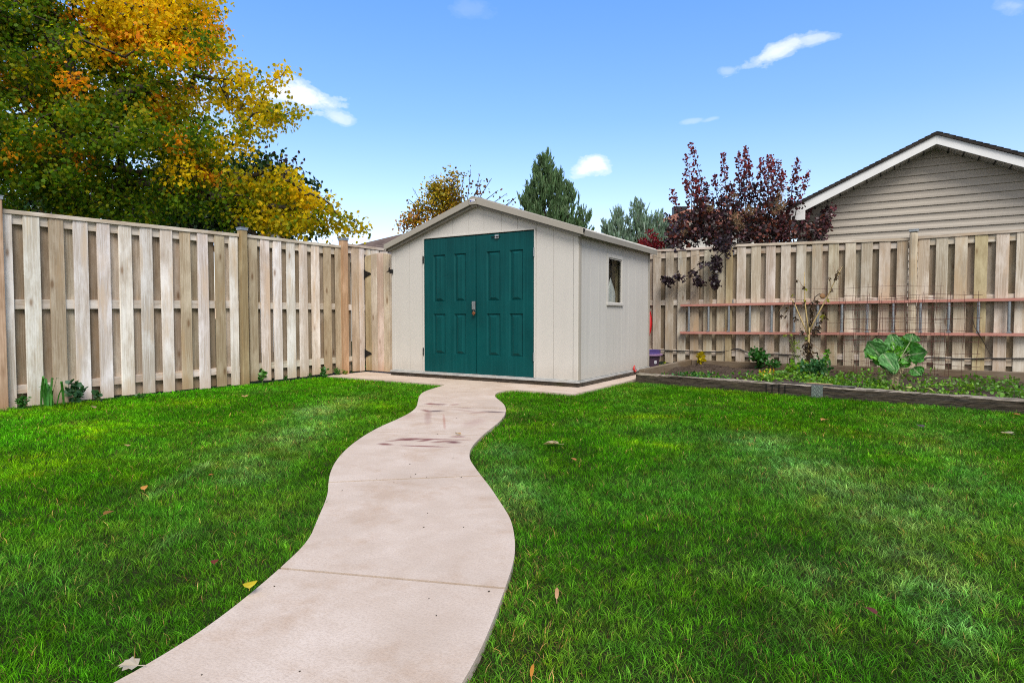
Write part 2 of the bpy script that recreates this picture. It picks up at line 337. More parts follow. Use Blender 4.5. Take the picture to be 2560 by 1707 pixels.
M['joint'] = flat_mat('control_joint', (.03, .022, .016), .95, 0, .2, 30)
JZ = .022
def slab_mesh(name, P, z0, z1, label):
    bm = bmesh.new(); vs = [bm.verts.new((p[0], p[1], z1)) for p in P]; f = bm.faces.new(vs)
    bmesh.ops.triangulate(bm, faces=[f]); top = bm.faces[:]; r = bmesh.ops.extrude_face_region(bm, geom=top)
    for v in [g_ for g_ in r['geom'] if isinstance(g_, bmesh.types.BMVert)]: v.co.z = z0
    bmesh.ops.recalc_face_normals(bm, faces=bm.faces[:])
    me = bpy.data.meshes.new(name); bm.to_mesh(me); bm.free(); me.materials.append(M['conc'])
    o = link(name, me); tag(o, label, 'path', kind='structure'); return o
# the curving walk is poured in bays: cut the outline at the joints, leave 5 mm grooves
JT = [((-1.739,1.329),(-1.015,1.599),.007), ((-2.457,2.164),(-1.873,2.679),.009), ((-3.245,3.327),(-2.505,3.609),.007), ((-3.873,4.526),(-3.034,4.805),.013), ((-4.80,SLABV),(-3.74,SLABV),0.)]
def cut(P, a, b):
    """parameter where polyline P meets the line ab"""
    d = Vector((b[0]-a[0], b[1]-a[1])); n = Vector((-d.y, d.x)).normalized(); pa = Vector(a)
    for i in range(len(P)-1):
        s0 = (Vector(P[i])-pa).dot(n); s1 = (Vector(P[i+1])-pa).dot(n)
        if s0 <= 0 < s1 or s0 >= 0 > s1 or (i == len(P)-2 and abs(s1) < .06):
            k = s0/(s0-s1) if s0 != s1 else 1.; return i+min(max(k, 0), 1)
    return len(P)-1.
def sub(P, a, b):
    def pt(s): i = min(int(s), len(P)-2); k = s-i; return (P[i][0]*(1-k)+P[i+1][0]*k, P[i][1]*(1-k)+P[i+1][1]*k)
    return [pt(a)]+[P[i] for i in range(int(a)+1, int(math.ceil(b)))]+[pt(b)]
la = ra = 0.; gp_ = 0
walk_outline = LP+RP[::-1]
for k, (a, b, gw) in enumerate(JT):
    lb = cut(LP, a, b) if k < 4 else len(LP)-1.; rb = cut(RP, a, b) if k < 4 else len(RP)-1.
    sg = lambda P, q: (Vector(P[min(int(q)+1, len(P)-1)])-Vector(P[min(int(q), len(P)-2)])).length
    L_, R_ = sub(LP, la+gp_/sg(LP, la)*(k > 0), lb-gw/sg(LP, lb)), sub(RP, ra+gp_/sg(RP, ra)*(k > 0), rb-gw/sg(RP, rb)); gp_ = gw
    slab_mesh('path', L_+R_[::-1], -.08, JZ, None); la, ra = lb, rb
g = flat_poly('path_joint_bed', walk_outline, -.004, M['joint']); g.name = 'path_bed'; tag(g, kind='structure')
slab_mesh('path', [(-7.0,SLABV+.004),(-2.98,SLABV+.004),(-2.98,7.74),(-3.05,9.5),(-3.3,9.5),(-3.3,7.4),(-6.2,7.4),(-6.2,9.5),(-7.0,9.5)], -.08, JZ-.001, None)
# ---------------------------------------------------------------- grass (far too many blades to count: one object)
def inside(P, x, y):
    P = np.array(P); r = np.zeros(len(x), bool); j = len(P)-1
    for i in range(len(P)):
        xi, yi, xj, yj = P[i][0], P[i][1], P[j][0], P[j][1]
        c = ((yi > y) != (yj > y)) & (x < (xj-xi)*(y-yi)/(yj-yi+1e-12)+xi); r ^= c; j = i
    return r
_g = rng.random((64, 64, 4))
def vnoise(x, y, s, k=0):
    x = x*s; y = y*s; xi = np.floor(x).astype(int); yi = np.floor(y).astype(int); fx = x-xi; fy = y-yi; fx = fx*fx*(3-2*fx); fy = fy*fy*(3-2*fy)
    G = _g[:, :, k]; a = G[xi % 64, yi % 64]; b = G[(xi+1) % 64, yi % 64]; c = G[xi % 64, (yi+1) % 64]; d = G[(xi+1) % 64, (yi+1) % 64]
    return (a*(1-fx)+b*fx)*(1-fy)+(c*(1-fx)+d*fx)*fy
def fbm(x, y, s, k=0): return (vnoise(x, y, s, k)+.5*vnoise(x, y, s*2.1, (k+1) % 4)+.25*vnoise(x, y, s*4.3, (k+2) % 4))/1.75
BX, BY = [], []
for r0, r1, dens in [(.7,1.4,34000),(1.4,2.2,33000),(2.2,3.2,25000),(3.2,4.5,18000),(4.5,6.2,12000),(6.2,8.2,8500),(8.2,12,6500)]:
    area = 1.0*(r1*r1-r0*r0); n = int(area*dens)                       # wedge +-57 deg
    rr = np.sqrt(rng.uniform(r0*r0, r1*r1, n)); aa = rng.uniform(-1., 1., n)+TH
    BX.append(-rr*np.sin(aa)); BY.append(rr*np.cos(aa))
bx = np.concatenate(BX); by = np.concatenate(BY)
ex = rng.normal(0, .010, len(bx)); ey = rng.normal(0, .010, len(bx))
ok = inside(LAWN, bx, by) & ~inside(walk_outline, bx+ex, by+ey)
bx, by = bx[ok], by[ok]
# rough tufts along fence, timber and concrete edges
edge_boost = np.zeros(len(bx))
edge_boost += np.clip(1-(bx+7.12)/.12, 0, 1)*.6
line = (by-(7.75-(bx+2.86)*.1703)); edge_boost += np.clip(1+line/.10, 0, 1)*(bx > -2.9)*.35
TS = .042; gi_, gj_ = np.floor(bx/TS).astype(int), np.floor(by/TS).astype(int); best = np.full(len(bx), 9.); cxx = np.zeros(len(bx)); cyy = np.zeros(len(bx)); tid = np.zeros(len(bx), int)
_h = rng.random((256, 256, 2)); _t = rng.random((256, 256, 4))
for a_ in (-1, 0, 1):
    for b_ in (-1, 0, 1):
        ii, jj = (gi_+a_) % 256, (gj_+b_) % 256; px_ = (gi_+a_+_h[ii, jj, 0])*TS; py_ = (gj_+b_+_h[ii, jj, 1])*TS; q = np.hypot(bx-px_, by-py_); m_ = q < best; best = np.where(m_, q, best); cxx = np.where(m_, px_, cxx); cyy = np.where(m_, py_, cyy); tid = np.where(m_, ii*256+jj, tid)
tr_ = _t.reshape(-1, 4)[tid]; kp_ = rng.random(len(bx)) < np.clip(1.45-best/TS*1.15, .25, 1); bx, by, edge_boost, best, cxx, cyy, tr_ = bx[kp_], by[kp_], edge_boost[kp_], best[kp_], cxx[kp_], cyy[kp_], tr_[kp_]
nb = len(bx); dist = np.hypot(bx, by)
clump = fbm(bx, by, 2.2, 0); fine = fbm(bx, by, 9, 1); big = fbm(bx+20, by+7, .55, 2); pale = fbm(bx+3, by+31, .9, 3); yel = fbm(bx+50, by, 1.6, 1)
def gauss(cx, cy, s, sy=None, a=0):
    dx, dy = bx-cx, by-cy; ca, sa = math.cos(a), math.sin(a); u, v_ = dx*ca+dy*sa, -dx*sa+dy*ca; return np.exp(-(u*u/(s*s)+v_*v_/((sy or s)**2)))
def gp(px, py, s, sy=None, a=0): p = onz(px, py, .03); return gauss(p.x, p.y, s, sy, a)
def seg(x1, y1, x2, y2, w):
    a, b = onz(x1, y1, .03), onz(x2, y2, .03); d = b-a; L2 = d.x*d.x+d.y*d.y; k = np.clip(((bx-a.x)*d.x+(by-a.y)*d.y)/L2, 0, 1); q = np.hypot(bx-a.x-k*d.x, by-a.y-k*d.y); return np.exp(-(q/w)**2)
nz = .35+1.3*np.clip((fbm(bx, by, 4.5, 3)-.3)*1.6, 0, 1)
paleM = np.clip((pale-.52)*2.2, 0, 1)*.28 + nz*(.75*seg(1900, 1090, 2180, 1230, .30)+.55*seg(2180, 1230, 2330, 1440, .17)+.38*seg(2330, 1440, 2420, 1660, .09)+.35*seg(2350, 1100, 2560, 1300, .3)+.6*seg(620, 1175, 800, 1020, .22)+.45*seg(800, 1020, 900, 985, .25)+.6*seg(370, 1230, 520, 1150, .05)+.4*seg(370, 1360, 450, 1320, .04)+.5*seg(1250, 1110, 1300, 1260, .16)+.35*seg(1990, 1560, 2060, 1420, .08)+.35*seg(1830, 1420, 1960, 1390, .06))  # pale sheen bands of the lawn, put into the blade colour
yelM = np.clip((yel-.55)*2.5, 0, 1)*.22+nz*(.9*seg(1590, 1100, 1690, 1108, .09)+.75*seg(1305, 1062, 1350, 1058, .13)+.6*seg(1580, 1036, 1640, 1036, .14)+.55*gp(60, 1150, .45, .3)+.45*gp(250, 1070, .5, .3)+.5*seg(2230, 1138, 2310, 1138, .12)+.45*gp(480, 1000, .4, .2)+.35*gp(120, 1020, .4))
vivid = np.clip((-bx-3.0)/1.6, 0, 1)*.85+.15
rnd = rng.random(nb)
dark = np.array([.032, .150, .001]); mid_ = np.array([.072, .285, .005]); viv = np.array([.075, .42, .004]); pal = np.array([.20, .47, .13]); yl = np.array([.25, .56, .003]); straw = np.array([.42, .34, .13])
mixv = np.clip(.15+.75*clump+.5*(fine-.5)+.35*(rnd-.5), 0, 1)[:, None]
C = dark*(1-mixv)+mid_*mixv
C = C*(1-.75*(vivid*big*1.3).clip(0, 1)[:, None])+viv*(.75*(vivid*big*1.3).clip(0, 1)[:, None])
pm = np.clip(paleM*(.25+rnd*.4+1.0*tr_[:, 0]), 0, .9)[:, None]; C = C*(1-pm)+pal*pm
ym = np.clip(yelM*(.3+rnd*.4+.9*tr_[:, 1]), 0, .9)[:, None]; C = C*(1-ym)+yl*ym
edgeW = np.clip(1-(np.abs(bx-np.interp(by, [p[1] for p in RP], [p[0] for p in RP])))/.30, 0, 1)
st = rng.random(nb) < (.022+.13*edgeW*fbm(bx, by, 3, 2)+.10*np.clip(fine-.62, 0, 1)*2)
C[st] = straw*(rng.random((st.sum(), 1))*.6+.5)
mot = fbm(bx+5, by+60, 16, 2)*.6+fbm(bx, by, 38, 0)*.4; C = C*(.36+.75*np.clip(mot, 0, 1)+.62*tr_[:, 2]**1.5)[:, None]*(.60+.85*fbm(bx+11, by+2, 3.1, 1))[:, None]; C = C*(1+np.stack([.35*np.clip(fbm(bx+80, by+44, 1.3, 2)*2-.7, 0, 1), 0*bx, 0*bx], 1)); C = C*(1+np.stack([.5*tr_[:, 3]**2, .12*tr_[:, 3], 0*tr_[:, 3]], 1)); olive = np.clip((fbm(bx+70, by+15, 7, 1)-.5)*3.2, 0, 1)[:, None]*.5; C = C*(1-olive)+C*np.array([1.7, 1.05, 1.])*olive; C *= (rng.random((nb, 1))**1.4*1.35+.45); sp_ = rng.random(nb) < .035; C[sp_] = C[sp_]*1.6+np.array([.06, .08, .02]); th_ = (rng.random(nb) < .30*np.clip(fbm(bx+33, by+3, 5, 0)*1.9-1.15, 0, 1)); C[th_] = np.array([.20, .14, .05])*(rng.random((th_.sum(), 1))*.8+.4)
hgt = (.010+.008*clump+.006*fine+.008*rng.random(nb)+.010*tr_[:, 2])*(1+edge_boost)
hgt *= np.clip(.74+.26*(dist-1.5)/2., .74, 1.); tall = rng.random(nb) < .018; hgt[tall] *= 1.5
wid = np.maximum(.0017, dist*.00056)*(.75+.6*rng.random(nb)); wid[tall] *= 1.4
fang = 2*PI*fbm(bx+9, by+4, .8, 3)*1.5; out_ = np.arctan2(by-cyy, bx-cxx); la_ = np.where(rng.random(nb) < .68, out_+rng.normal(0, .7, nb), fang+rng.normal(0, 1.5, nb))
lean = .005+.016*rng.random(nb)+.36*best+.008*paleM
dx, dy = np.cos(la_)*lean, np.sin(la_)*lean
wa = rng.uniform(0, 2*PI, nb); wx, wy = np.cos(wa)*wid/2, np.sin(wa)*wid/2
V = np.zeros((nb, 5, 3)); z0 = -.006
V[:, 0] = np.stack([bx-wx, by-wy, np.full(nb, z0)], 1); V[:, 1] = np.stack([bx+wx, by+wy, np.full(nb, z0)], 1)
V[:, 2] = np.stack([bx+wx*.8+dx*.35, by+wy*.8+dy*.35, z0+hgt*.62], 1); V[:, 3] = np.stack([bx-wx*.8+dx*.35, by-wy*.8+dy*.35, z0+hgt*.62], 1)
V[:, 4] = np.stack([bx+dx*1.15, by+dy*1.15, z0+hgt*.98], 1)
b5 = np.arange(nb)[:, None]*5
Fc = np.concatenate([b5+np.array([[0, 1, 2]]), b5+np.array([[0, 2, 3]]), b5+np.array([[3, 2, 4]])])
CC = np.repeat(C[:, None, :], 5, 1); CC[:, :2] *= .75; CC[:, 4] *= 1.12  # blade bases darkened in colour to deepen the gaps, tips lightened
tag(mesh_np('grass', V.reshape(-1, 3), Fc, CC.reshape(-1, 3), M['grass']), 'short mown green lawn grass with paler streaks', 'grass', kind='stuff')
print('BLADES', nb)
# ---------------------------------------------------------------- wooden fences
PALE = [(.76,.705,.655), (.69,.645,.60), (.79,.75,.71), (.74,.67,.605), (.76,.725,.69)]
TAN = [(.47,.39,.27), (.50,.42,.31), (.46,.385,.26)]
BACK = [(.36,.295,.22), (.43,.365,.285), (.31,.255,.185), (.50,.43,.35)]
def jit(c, s=.07): k = 1+random.uniform(-s, s); return tuple(q*k*(1+random.uniform(-s*.3, s*.3)) for q in c)
class Line:
    """a vertical fence plane: position s along it, depth d behind its front face"""
    def __init__(s, P, D, N): s.P = Vector(P); s.D = Vector(D).normalized(); s.N = Vector(N).normalized(); s.rz = math.atan2(s.D.y, s.D.x)
    def p(s, a, d, z): q = s.P+s.D*a+s.N*d; return (q.x, q.y, z)
def nails(mb, ln, a0, a1, z, n=2):
    for k in range(n):
        a = a0+(a1-a0)*(.25+.5*k/(max(n-1, 1)))+random.uniform(-.008, .008); zz = z+random.uniform(-.012, .012); q = ln.p(a, -.0012, zz); r = .0045
        vs = [Vector(q)+ln.D*(r*math.cos(i*PI/3))+Vector((0, 0, r*math.sin(i*PI/3))) for i in range(6)]
        mb.add(vs, [tuple(range(6)), tuple(range(5, -1, -1))], M['black'], (1, 1, 1))
def bay(fence, ln, a0, a1, boards, capz, rails, bot, colf, gap_open=(), bshift=.0):
    """boards = [(s0, s1)], capz = (z at a0, z at a1), rails = [(low0, high0, low1, high1)]"""
    lerp = lambda q, z0, z1: z0+(z1-z0)*(q-a0)/(a1-a0)
    L = a1-a0
    fb = MB(); bb = MB()
    for i, (s0, s1) in enumerate(boards):
        m = (s0+s1)/2; zt = lerp(m, *capz)-.042; zb = lerp(m, *bot)+random.uniform(-.006, .012)
        fb.box(ln.p(m, .008+random.uniform(-.002, .002), (zt+zb)/2), (s1-s0, .017, zt-zb), M['wood'], jit(colf(i)), rz=ln.rz+random.uniform(-.02, .02), warp=.003)
        for r in rails: nails(fb, ln, s0, s1, (lerp(m, r[0], r[2])+lerp(m, r[1], r[3]))/2)
    edges = [(a0-.05, a0+.001)]+[b for b in boards]+[(a1-.001, a1+.05)]
    for (p0, p1), (q0, q1) in zip(edges, edges[1:]):
        if q0-p1 < .02: continue
        m = (p1+q0)/2+random.uniform(-.006, .006)+bshift; w = .14 if q0-p1 > .06 else q0-p1+.05; m = m if w == .14 else (p1+q0)/2; m = min(max(m, a0+w/2-.02), a1-w/2+.02); zt = lerp(m, *capz)-.042; zb = lerp(m, *bot)+random.uniform(0, .02)
        if any(abs(m-go) < .05 for go in gap_open): m += .022-bshift*.5
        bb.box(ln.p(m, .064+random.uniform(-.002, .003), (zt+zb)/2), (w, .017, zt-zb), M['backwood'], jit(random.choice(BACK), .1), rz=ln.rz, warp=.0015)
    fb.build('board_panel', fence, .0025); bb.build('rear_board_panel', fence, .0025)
    for k, (l0, h0, l1, h1) in enumerate(rails):
        mb = MB(); zc0, zc1 = (l0+h0)/2, (l1+h1)/2; hh = ((h0-l0)+(h1-l1))/2
        d = .0355; vs = []
        for (a, zc) in ((a0, zc0), (a1, zc1)):
            for (dd, sz) in ((d-.019, -1), (d+.019, -1), (d+.019, 1), (d-.019, 1)): vs.append(ln.p(a, dd, zc+sz*hh/2))
        o_ = random.uniform(0, 40); gc = [(0+o_, 0, 0), (.038+o_, 0, 0), (.038+o_, .09, 0), (o_, .09, 0), (o_, 0, L), (.038+o_, 0, L), (.038+o_, .09, L), (o_, .09, L)]
        mb.add(vs, [(0,1,2,3),(7,6,5,4),(0,4,5,1),(1,5,6,2),(2,6,7,3),(3,7,4,0)], M['wood'], jit((.62, .56, .49)), gc); mb.build('rail', fence, .002)
    mb = MB(); vs = []
    for a, z in ((a0, capz[0]), (a1, capz[1])):
        for dd, zz in ((-.012, z-.040), (.085, z-.040), (.085, z), (-.012, z)): vs.append(ln.p(a, dd, zz))
    o_ = random.uniform(0, 40); gc = [(o_, 0, 0), (.1+o_, 0, 0), (.1+o_, .04, 0), (o_, .04, 0), (o_, 0, L), (.1+o_, 0, L), (.1+o_, .04, L), (o_, .04, L)]
    mb.add(vs, [(0,1,2,3),(7,6,5,4),(0,4,5,1),(1,5,6,2),(2,6,7,3),(3,7,4,0)], M['wood'], jit((.60, .53, .455)), gc); mb.build('top_cap', fence, .003)
def post(fence, ln, a, d, ztop, col, w=.09, cap=True, bev=.006):
    mb = MB(); mb.box(ln.p(a, d, (ztop-.05)/2), (w, w, ztop+.05), M['wood'], col, rz=ln.rz); p = mb.build('post', fence, bev)
    if cap:
        c = MB(); c.box(ln.p(a, d, ztop+.012), (w+.012, w+.012, .03), M['galv'], rz=ln.rz); c.box(ln.p(a, d, ztop+.030), (w+.022, w+.022, .008), M['galv'], rz=ln.rz)
        c.build('post_cap', p, .002)
    return p
# left fence: runs away from the camera, its face turned to the yard
lf = empty('wooden_fence', 'pale weathered board fence along the left side of the lawn, ending at the gate', 'fence')
A, B = Vector((-7.18, 2.2, 0)), Vector((-6.9805, 7.45, 0)); D = (B-A).normalized(); ll = Line((-7.18-.038*0, 2.2, 0), D, (-D.y, D.x, 0))
kk = lambda v: 7.2636/(7.05+.038*v)
S = lambda v: (v*kk(v)-2.2)/D.y
Z = lambda v, z: H+(z-H)*kk(v)
def prs(P): return [(S(a), S(b)) for a, b in P]
b1 = prs([(2.39,2.44),(2.525,2.658),(2.737,2.865),(2.948,3.08),(3.163,3.292),(3.377,3.51),(3.595,3.73),(3.816,3.95),(4.041,4.168),(4.252,4.385),(4.471,4.603),(4.669,4.78)])
b1[0] = (b1[0][1]-.139, b1[0][1])
tanset1 = {2, 8, 10}
bay(lf, ll, S(2.37), S(4.80), b1, (Z(2.38,1.884), Z(4.8,1.934)), [(Z(2.4,1.755),Z(2.4,1.845),Z(4.8,1.80),Z(4.8,1.89)), (Z(2.4,.953),Z(2.4,1.043),Z(4.8,.990),Z(4.8,1.085)), (Z(2.4,.142),Z(2.4,.23),Z(4.8,.172),Z(4.8,.25))], (.0, .012), lambda i: random.choice(TAN) if i in tanset1 else random.choice(PALE))
b2 = prs([(4.935,5.066),(5.114,5.251),(5.307,5.436),(5.52,5.658),(5.732,5.874),(5.945,6.085),(6.164,6.305),(6.383,6.50)])
bay(lf, ll, S(4.9), S(6.52), b2, (Z(4.93,1.939), Z(6.5,1.957)), [(Z(4.9,1.80),Z(4.9,1.895),Z(6.5,1.815),Z(6.5,1.91)), (Z(4.9,.985),Z(4.9,1.075),Z(6.5,.992),Z(6.5,1.082)), (Z(4.9,.18),Z(4.9,.27),Z(6.5,.19),Z(6.5,.275))], (.03, .035), lambda i: random.choice(TAN) if i in (0, 6, 7) else random.choice(PALE), gap_open=(S(5.48), S(5.69), S(6.34)), bshift=.012)
b3 = prs([(6.718,6.861),(6.866,6.975),(7.03,7.12),(7.14,7.30),(7.33,7.50)])
bay(lf, ll, S(6.6), S(7.6), b3, (Z(6.65,1.998), Z(7.5,2.0)), [(Z(6.9,1.86),Z(6.9,1.95),Z(6.9,1.86),Z(6.9,1.95)), (Z(6.9,.985),Z(6.9,1.075),Z(6.9,.985),Z(6.9,1.075)), (Z(6.9,.19),Z(6.9,.275),Z(6.9,.19),Z(6.9,.275))], (.045, .045), lambda i: (.50,.40,.30) if i == 0 else random.choice(PALE))
post(lf, ll, S(2.30), .0, 1.985, (.52,.36,.25), .115)
post(lf, ll, S(4.85), .0, Z(4.85,1.985), (.38,.305,.18))
post(lf, ll, S(6.545), .0, Z(6.5,2.035), (.52,.345,.22), .1)
# nearer stretch of the same fence beyond the left edge of the picture
b0 = [(s, s+.139) for s in np.arange(S(2.2)-2.35, S(2.2)-.15, .213)]
bay(lf, ll, S(2.2)-2.35, S(2.24), b0, (1.89, 1.90), [(1.76,1.85,1.765,1.855), (.955,1.045,.955,1.045), (.14,.23,.14,.23)], (0, 0), lambda i: random.choice(PALE))
# back fence: runs across behind shed and vegetable bed
rf = empty('wooden_fence', 'weathered board fence behind the vegetable bed and the stored ladder', 'fence')
lr = Line((0, 10.4, 0), (1, 0, 0), (0, 1, 0))
r1 = [(-3.745,-3.605),(-3.531,-3.392),(-3.31,-3.17),(-3.097,-2.955),(-2.88,-2.738),(-2.657,-2.519),(-2.44,-2.30)]
bay(rf, lr, -6.2, -2.30, [(s, s+.14) for s in np.arange(-6.15, -3.78, .217)]+r1, (2.075, 2.045), [(1.905,2.0,1.895,1.99), (1.085,1.175,1.085,1.175), (.235,.325,.235,.325)], (.08, .10), lambda i: random.choice([(.54,.48,.40), (.49,.43,.335), (.56,.51,.44), (.50,.435,.325)]))
r2 = [(-2.132,-1.993),(-1.91,-1.769),(-1.688,-1.548),(-1.469,-1.331),(-1.25,-1.11),(-1.028,-.890),(-.807,-.667),(-.582,-.445),(-.372,-.234),(-.149,-.01),(.069,.208)]
bay(rf, lr, -2.20, .215, r2, (2.062, 2.006), [(1.905,1.985,1.86,1.945), (1.085,1.175,1.075,1.165), (.235,.325,.24,.33)], (.10, .13), lambda i: random.choice([(.54,.475,.385), (.50,.44,.335), (.57,.51,.43), (.59,.53,.465), (.56,.495,.41)]))
r3 = [(.321,.457),(.533,.671),(.745,.886),(.967,1.106),(1.194,1.333),(1.405,1.545),(1.62,1.76),(1.835,1.975),(2.05,2.19),(2.265,2.4)]
bay(rf, lr, .315, 2.6, r3, (2.020, 2.050), [(1.885,1.975,1.90,1.99), (1.09,1.185,1.10,1.195), (.24,.335,.20,.30)], (.13, .12), lambda i: (.46,.39,.24) if i == 3 else random.choice([(.58,.52,.44), (.60,.55,.48), (.56,.50,.41), (.58,.52,.45)]))
post(rf, lr, -2.248, .016, 2.02, (.42,.35,.22), .098, cap=False)
post(rf, lr, .266, -.015, 2.085, (.56,.49,.38), .10, True, .028)
for z in (1.93, 1.13):          # rail hangers beside the flush post
    mb = MB(); mb.box((-2.185, 10.412, z), (.018, .012, .085), M['galv']); mb.build('rail_bracket', rf)
# ---------------------------------------------------------------- garden gate between fence and shed
gt = empty('garden_gate', 'arched wooden garden gate on black strap hinges beside the shed', 'gate')
G0, G1 = Vector((-6.995, 6.93, 0)), Vector((-6.36, 6.885, 0)); gd = (G1-G0).normalized(); lg = Line(G0, gd, (-gd.y, gd.x, 0))
W_ = (G1-G0).length; nbd = 4; mb = MB()
for i in range(nbd+1):
    s0 = i*.139+.004; s1 = min(s0+.131, W_); 
    if s1-s0 < .02: break
    arc = lambda s: 1.815+.045*math.sin(PI*min(max((s+.03)/(W_+.02), 0), 1))
    zb = .045; zt = [arc(s0), arc((s0+s1)/2), arc(s1)]
    fr = [lg.p(s0, 0, zb), lg.p(s1, 0, zb), lg.p(s1, 0, zt[2]), lg.p((s0+s1)/2, 0, zt[1]), lg.p(s0, 0, zt[0])]
    n0 = len(mb.v); mb.poly(fr, lg.N*.018, M['wood'], jit((.40,.33,.22) if i == 0 else (.66,.57,.465), .14))
    o_ = random.uniform(0, 50)
    for q in range(n0, len(mb.v)):
        pv = Vector(mb.v[q])-lg.P; mb.g[q] = (pv.dot(lg.D)+o_, pv.dot(lg.N)+o_, pv.z+o_)
mb.build('gate_boards', gt, .006)
for z in (.32, 1.50):
    mb = MB(); mb.box(lg.p(W_/2, .03, z), (W_-.03, .03, .09), M['wood'], (.40,.33,.24), rz=lg.rz); mb.build('gate_rail', gt, .002)
for z in (1.55, .312):
    mb = MB()
    mb.box(lg.p(-.012, -.008, z), (.045, .010, .135), M['black'], rz=lg.rz)
    pts = [lg.p(.012, -.004, z-.055), lg.p(.012, -.004, z+.055), lg.p(.135, -.004, z+.014), lg.p(.15, -.004, z), lg.p(.135, -.004, z-.014)]
    mb.poly(pts, -lg.N*.006, M['black']); mb.tube([lg.p(.008, -.012, z-.066), lg.p(.008, -.012, z+.066)], .009, M['black'], n=8)
    for q, w in ((-.02, .045), (-.02, -.045), (.05, .018), (.05, -.018), (.105, 0)):
        c = Vector(lg.p(q, -.013, z+w)); mb.box(c, (.012, .006, .012), M['black'], rz=lg.rz)
    mb.build('hinge', gt)
# ---------------------------------------------------------------- garden shed
U0, U1, V0, V1 = -6.274, -3.232, 6.763, 9.335
def shed_skin(name, c, var, grit, streak=0):
    t = NT(name); o = t.coords(); n = t.noise(t.map(o, (1, 1, .6)), 1.5, 5, .6); n2 = t.noise(o, 260, 3, .65)
    x = t.mix(t.ramp(n, [(.3, 0.), (.7, 1.)]), c, tuple(q*(1-var) for q in c))
    x = t.mix(t.math('MULTIPLY', t.ramp(n2, [(.35, 1.), (.6, 0.)]), grit), x, tuple(q*.62 for q in c))
    if streak:
        s = t.noise(t.map(o, (14, 14, .35)), 1, 4, .6); x = t.mix(t.math('MULTIPLY', t.ramp(s, [(.45, 0.), (.75, 1.)]), streak), x, tuple(q*.72 for q in c))
        sp = t.N('ShaderNodeSeparateXYZ'); t.L(o, sp.inputs[0]); lo = t.ramp(t.math('ADD', sp.outputs[2], t.math('MULTIPLY', s, .25)), [(.12, 1.), (.42, 0.)])
        x = t.mix(t.math('MULTIPLY', lo, .35), x, (.22, .18, .12))
    t.bump(n2, .12, .002); return t.base(x, .62, 0, .3)
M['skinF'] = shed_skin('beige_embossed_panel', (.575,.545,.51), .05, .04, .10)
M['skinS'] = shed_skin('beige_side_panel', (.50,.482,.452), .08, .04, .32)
M['trim'] = shed_skin('taupe_trim', (.36,.33,.285), .1, .25, .1)
M['trimD'] = shed_skin('taupe_trim_dark', (.27,.25,.215), .12, .3, .2)
M['roofW'] = flat_mat('roof_panel_top', (.62,.60,.56), .5, 0, .1, 6, .2)
t = NT('galvanised_floor_track'); o = t.coords(); n = t.noise(t.map(o, (3, 3, 20)), 2, 5, .65)
M['track'] = t.base(t.ramp(n, [(.3, (.30,.32,.33)), (.55, (.50,.50,.49)), (.75, (.36,.33,.29))]), .55, .3)
t = NT('teal_door_paint'); o = t.coords(); s = t.noise(t.map(o, (26, 26, .5)), 1, 5, .65); n = t.noise(o, 2.2, 5, .6); f = t.noise(o, 190, 3, .6)
x = t.mix(t.ramp(n, [(.3, 0.), (.7, 1.)]), (.0005, .047, .050), (.0008, .066, .069))
x = t.mix(t.math('MULTIPLY', t.ramp(s, [(.48, 0.), (.70, 1.)]), .45), x, (.006, .095, .10))
x = t.mix(t.math('MULTIPLY', t.ramp(f, [(.62, 0.), (.78, 1.)]), .12), x, (.03, .15, .16))
t.bump(t.noise(t.map(o, (120, 120, 6)), 1, 4, .6), .10, .003); M['teal'] = t.base(x, .45, 0, .15)
M['dark'] = flat_mat('dark_gap', (.012,.012,.012), .9)
sh = empty('garden_shed', 'beige plastic garden shed with teal double doors and a gable roof', 'shed')
RX, RZ = -4.735, 2.40           # ridge line (underside of rake trim)
EZ = 1.90                        # wall height at the eaves
def roofz(u): return RZ-(RZ-EZ)*abs(u-RX)/((U1-U0)/2)
def rake(u0, u1): return [roofz(u0), roofz(u1)]
def strip(mb, u0, u1, z0, v, th, mat, top=None):
    """front/back wall plank between u0 and u1 reaching up to the roof line (or to top)"""
    pts = [(u0, v, z0), (u1, v, z0)]
    if top is not None: pts += [(u1, v, top), (u0, v, top)]
    else:
        pts.append((u1, v, roofz(u1)))
        if u0 < RX < u1: pts.append((RX, v, RZ))
        pts.append((u0, v, roofz(u0)))
    mb.poly(pts, (0, th, 0), mat)
mb = MB(); ge = .0018
for a, b in [(-6.208,-5.93),(-5.93,-5.675),(-3.825,-3.573),(-3.573,-3.30)]: strip(mb, a+ge, b-ge, .10, V0, .03, M['skinF'])
for a, b in zip([-5.675,-5.40,-5.145,-4.873,-4.624,-4.349,-4.10], [-5.40,-5.145,-4.873,-4.624,-4.349,-4.10,-3.825]): strip(mb, a+ge, b-ge, 2.008, V0, .03, M['skinF'])
strip(mb, -6.2, -5.70, .10, V0+.012, .02, M['trim']); strip(mb, -3.80, -3.3, .10, V0+.012, .02, M['trim']); strip(mb, -5.70, -3.80, 2.02, V0+.012, .02, M['trim'])
mb.build('front_wall', sh, .0015)
mb = MB()                        # side walls
gr = [6.837,7.111,7.363,7.658,7.915,8.176,8.44,8.72,8.992,9.29]
WY0, WY1, WZ0, WZ1 = 7.66, 8.175, 1.06, 1.695
for a, b in zip(gr, gr[1:]):
    if a >= WY1-.01 or b <= WY0+.05:
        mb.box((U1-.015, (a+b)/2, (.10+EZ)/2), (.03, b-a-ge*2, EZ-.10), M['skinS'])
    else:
        for z0, z1 in ((.10, WZ0), (WZ1, EZ)): mb.box((U1-.015, (a+b)/2, (z0+z1)/2), (.03, b-a-ge*2, z1-z0), M['skinS'])
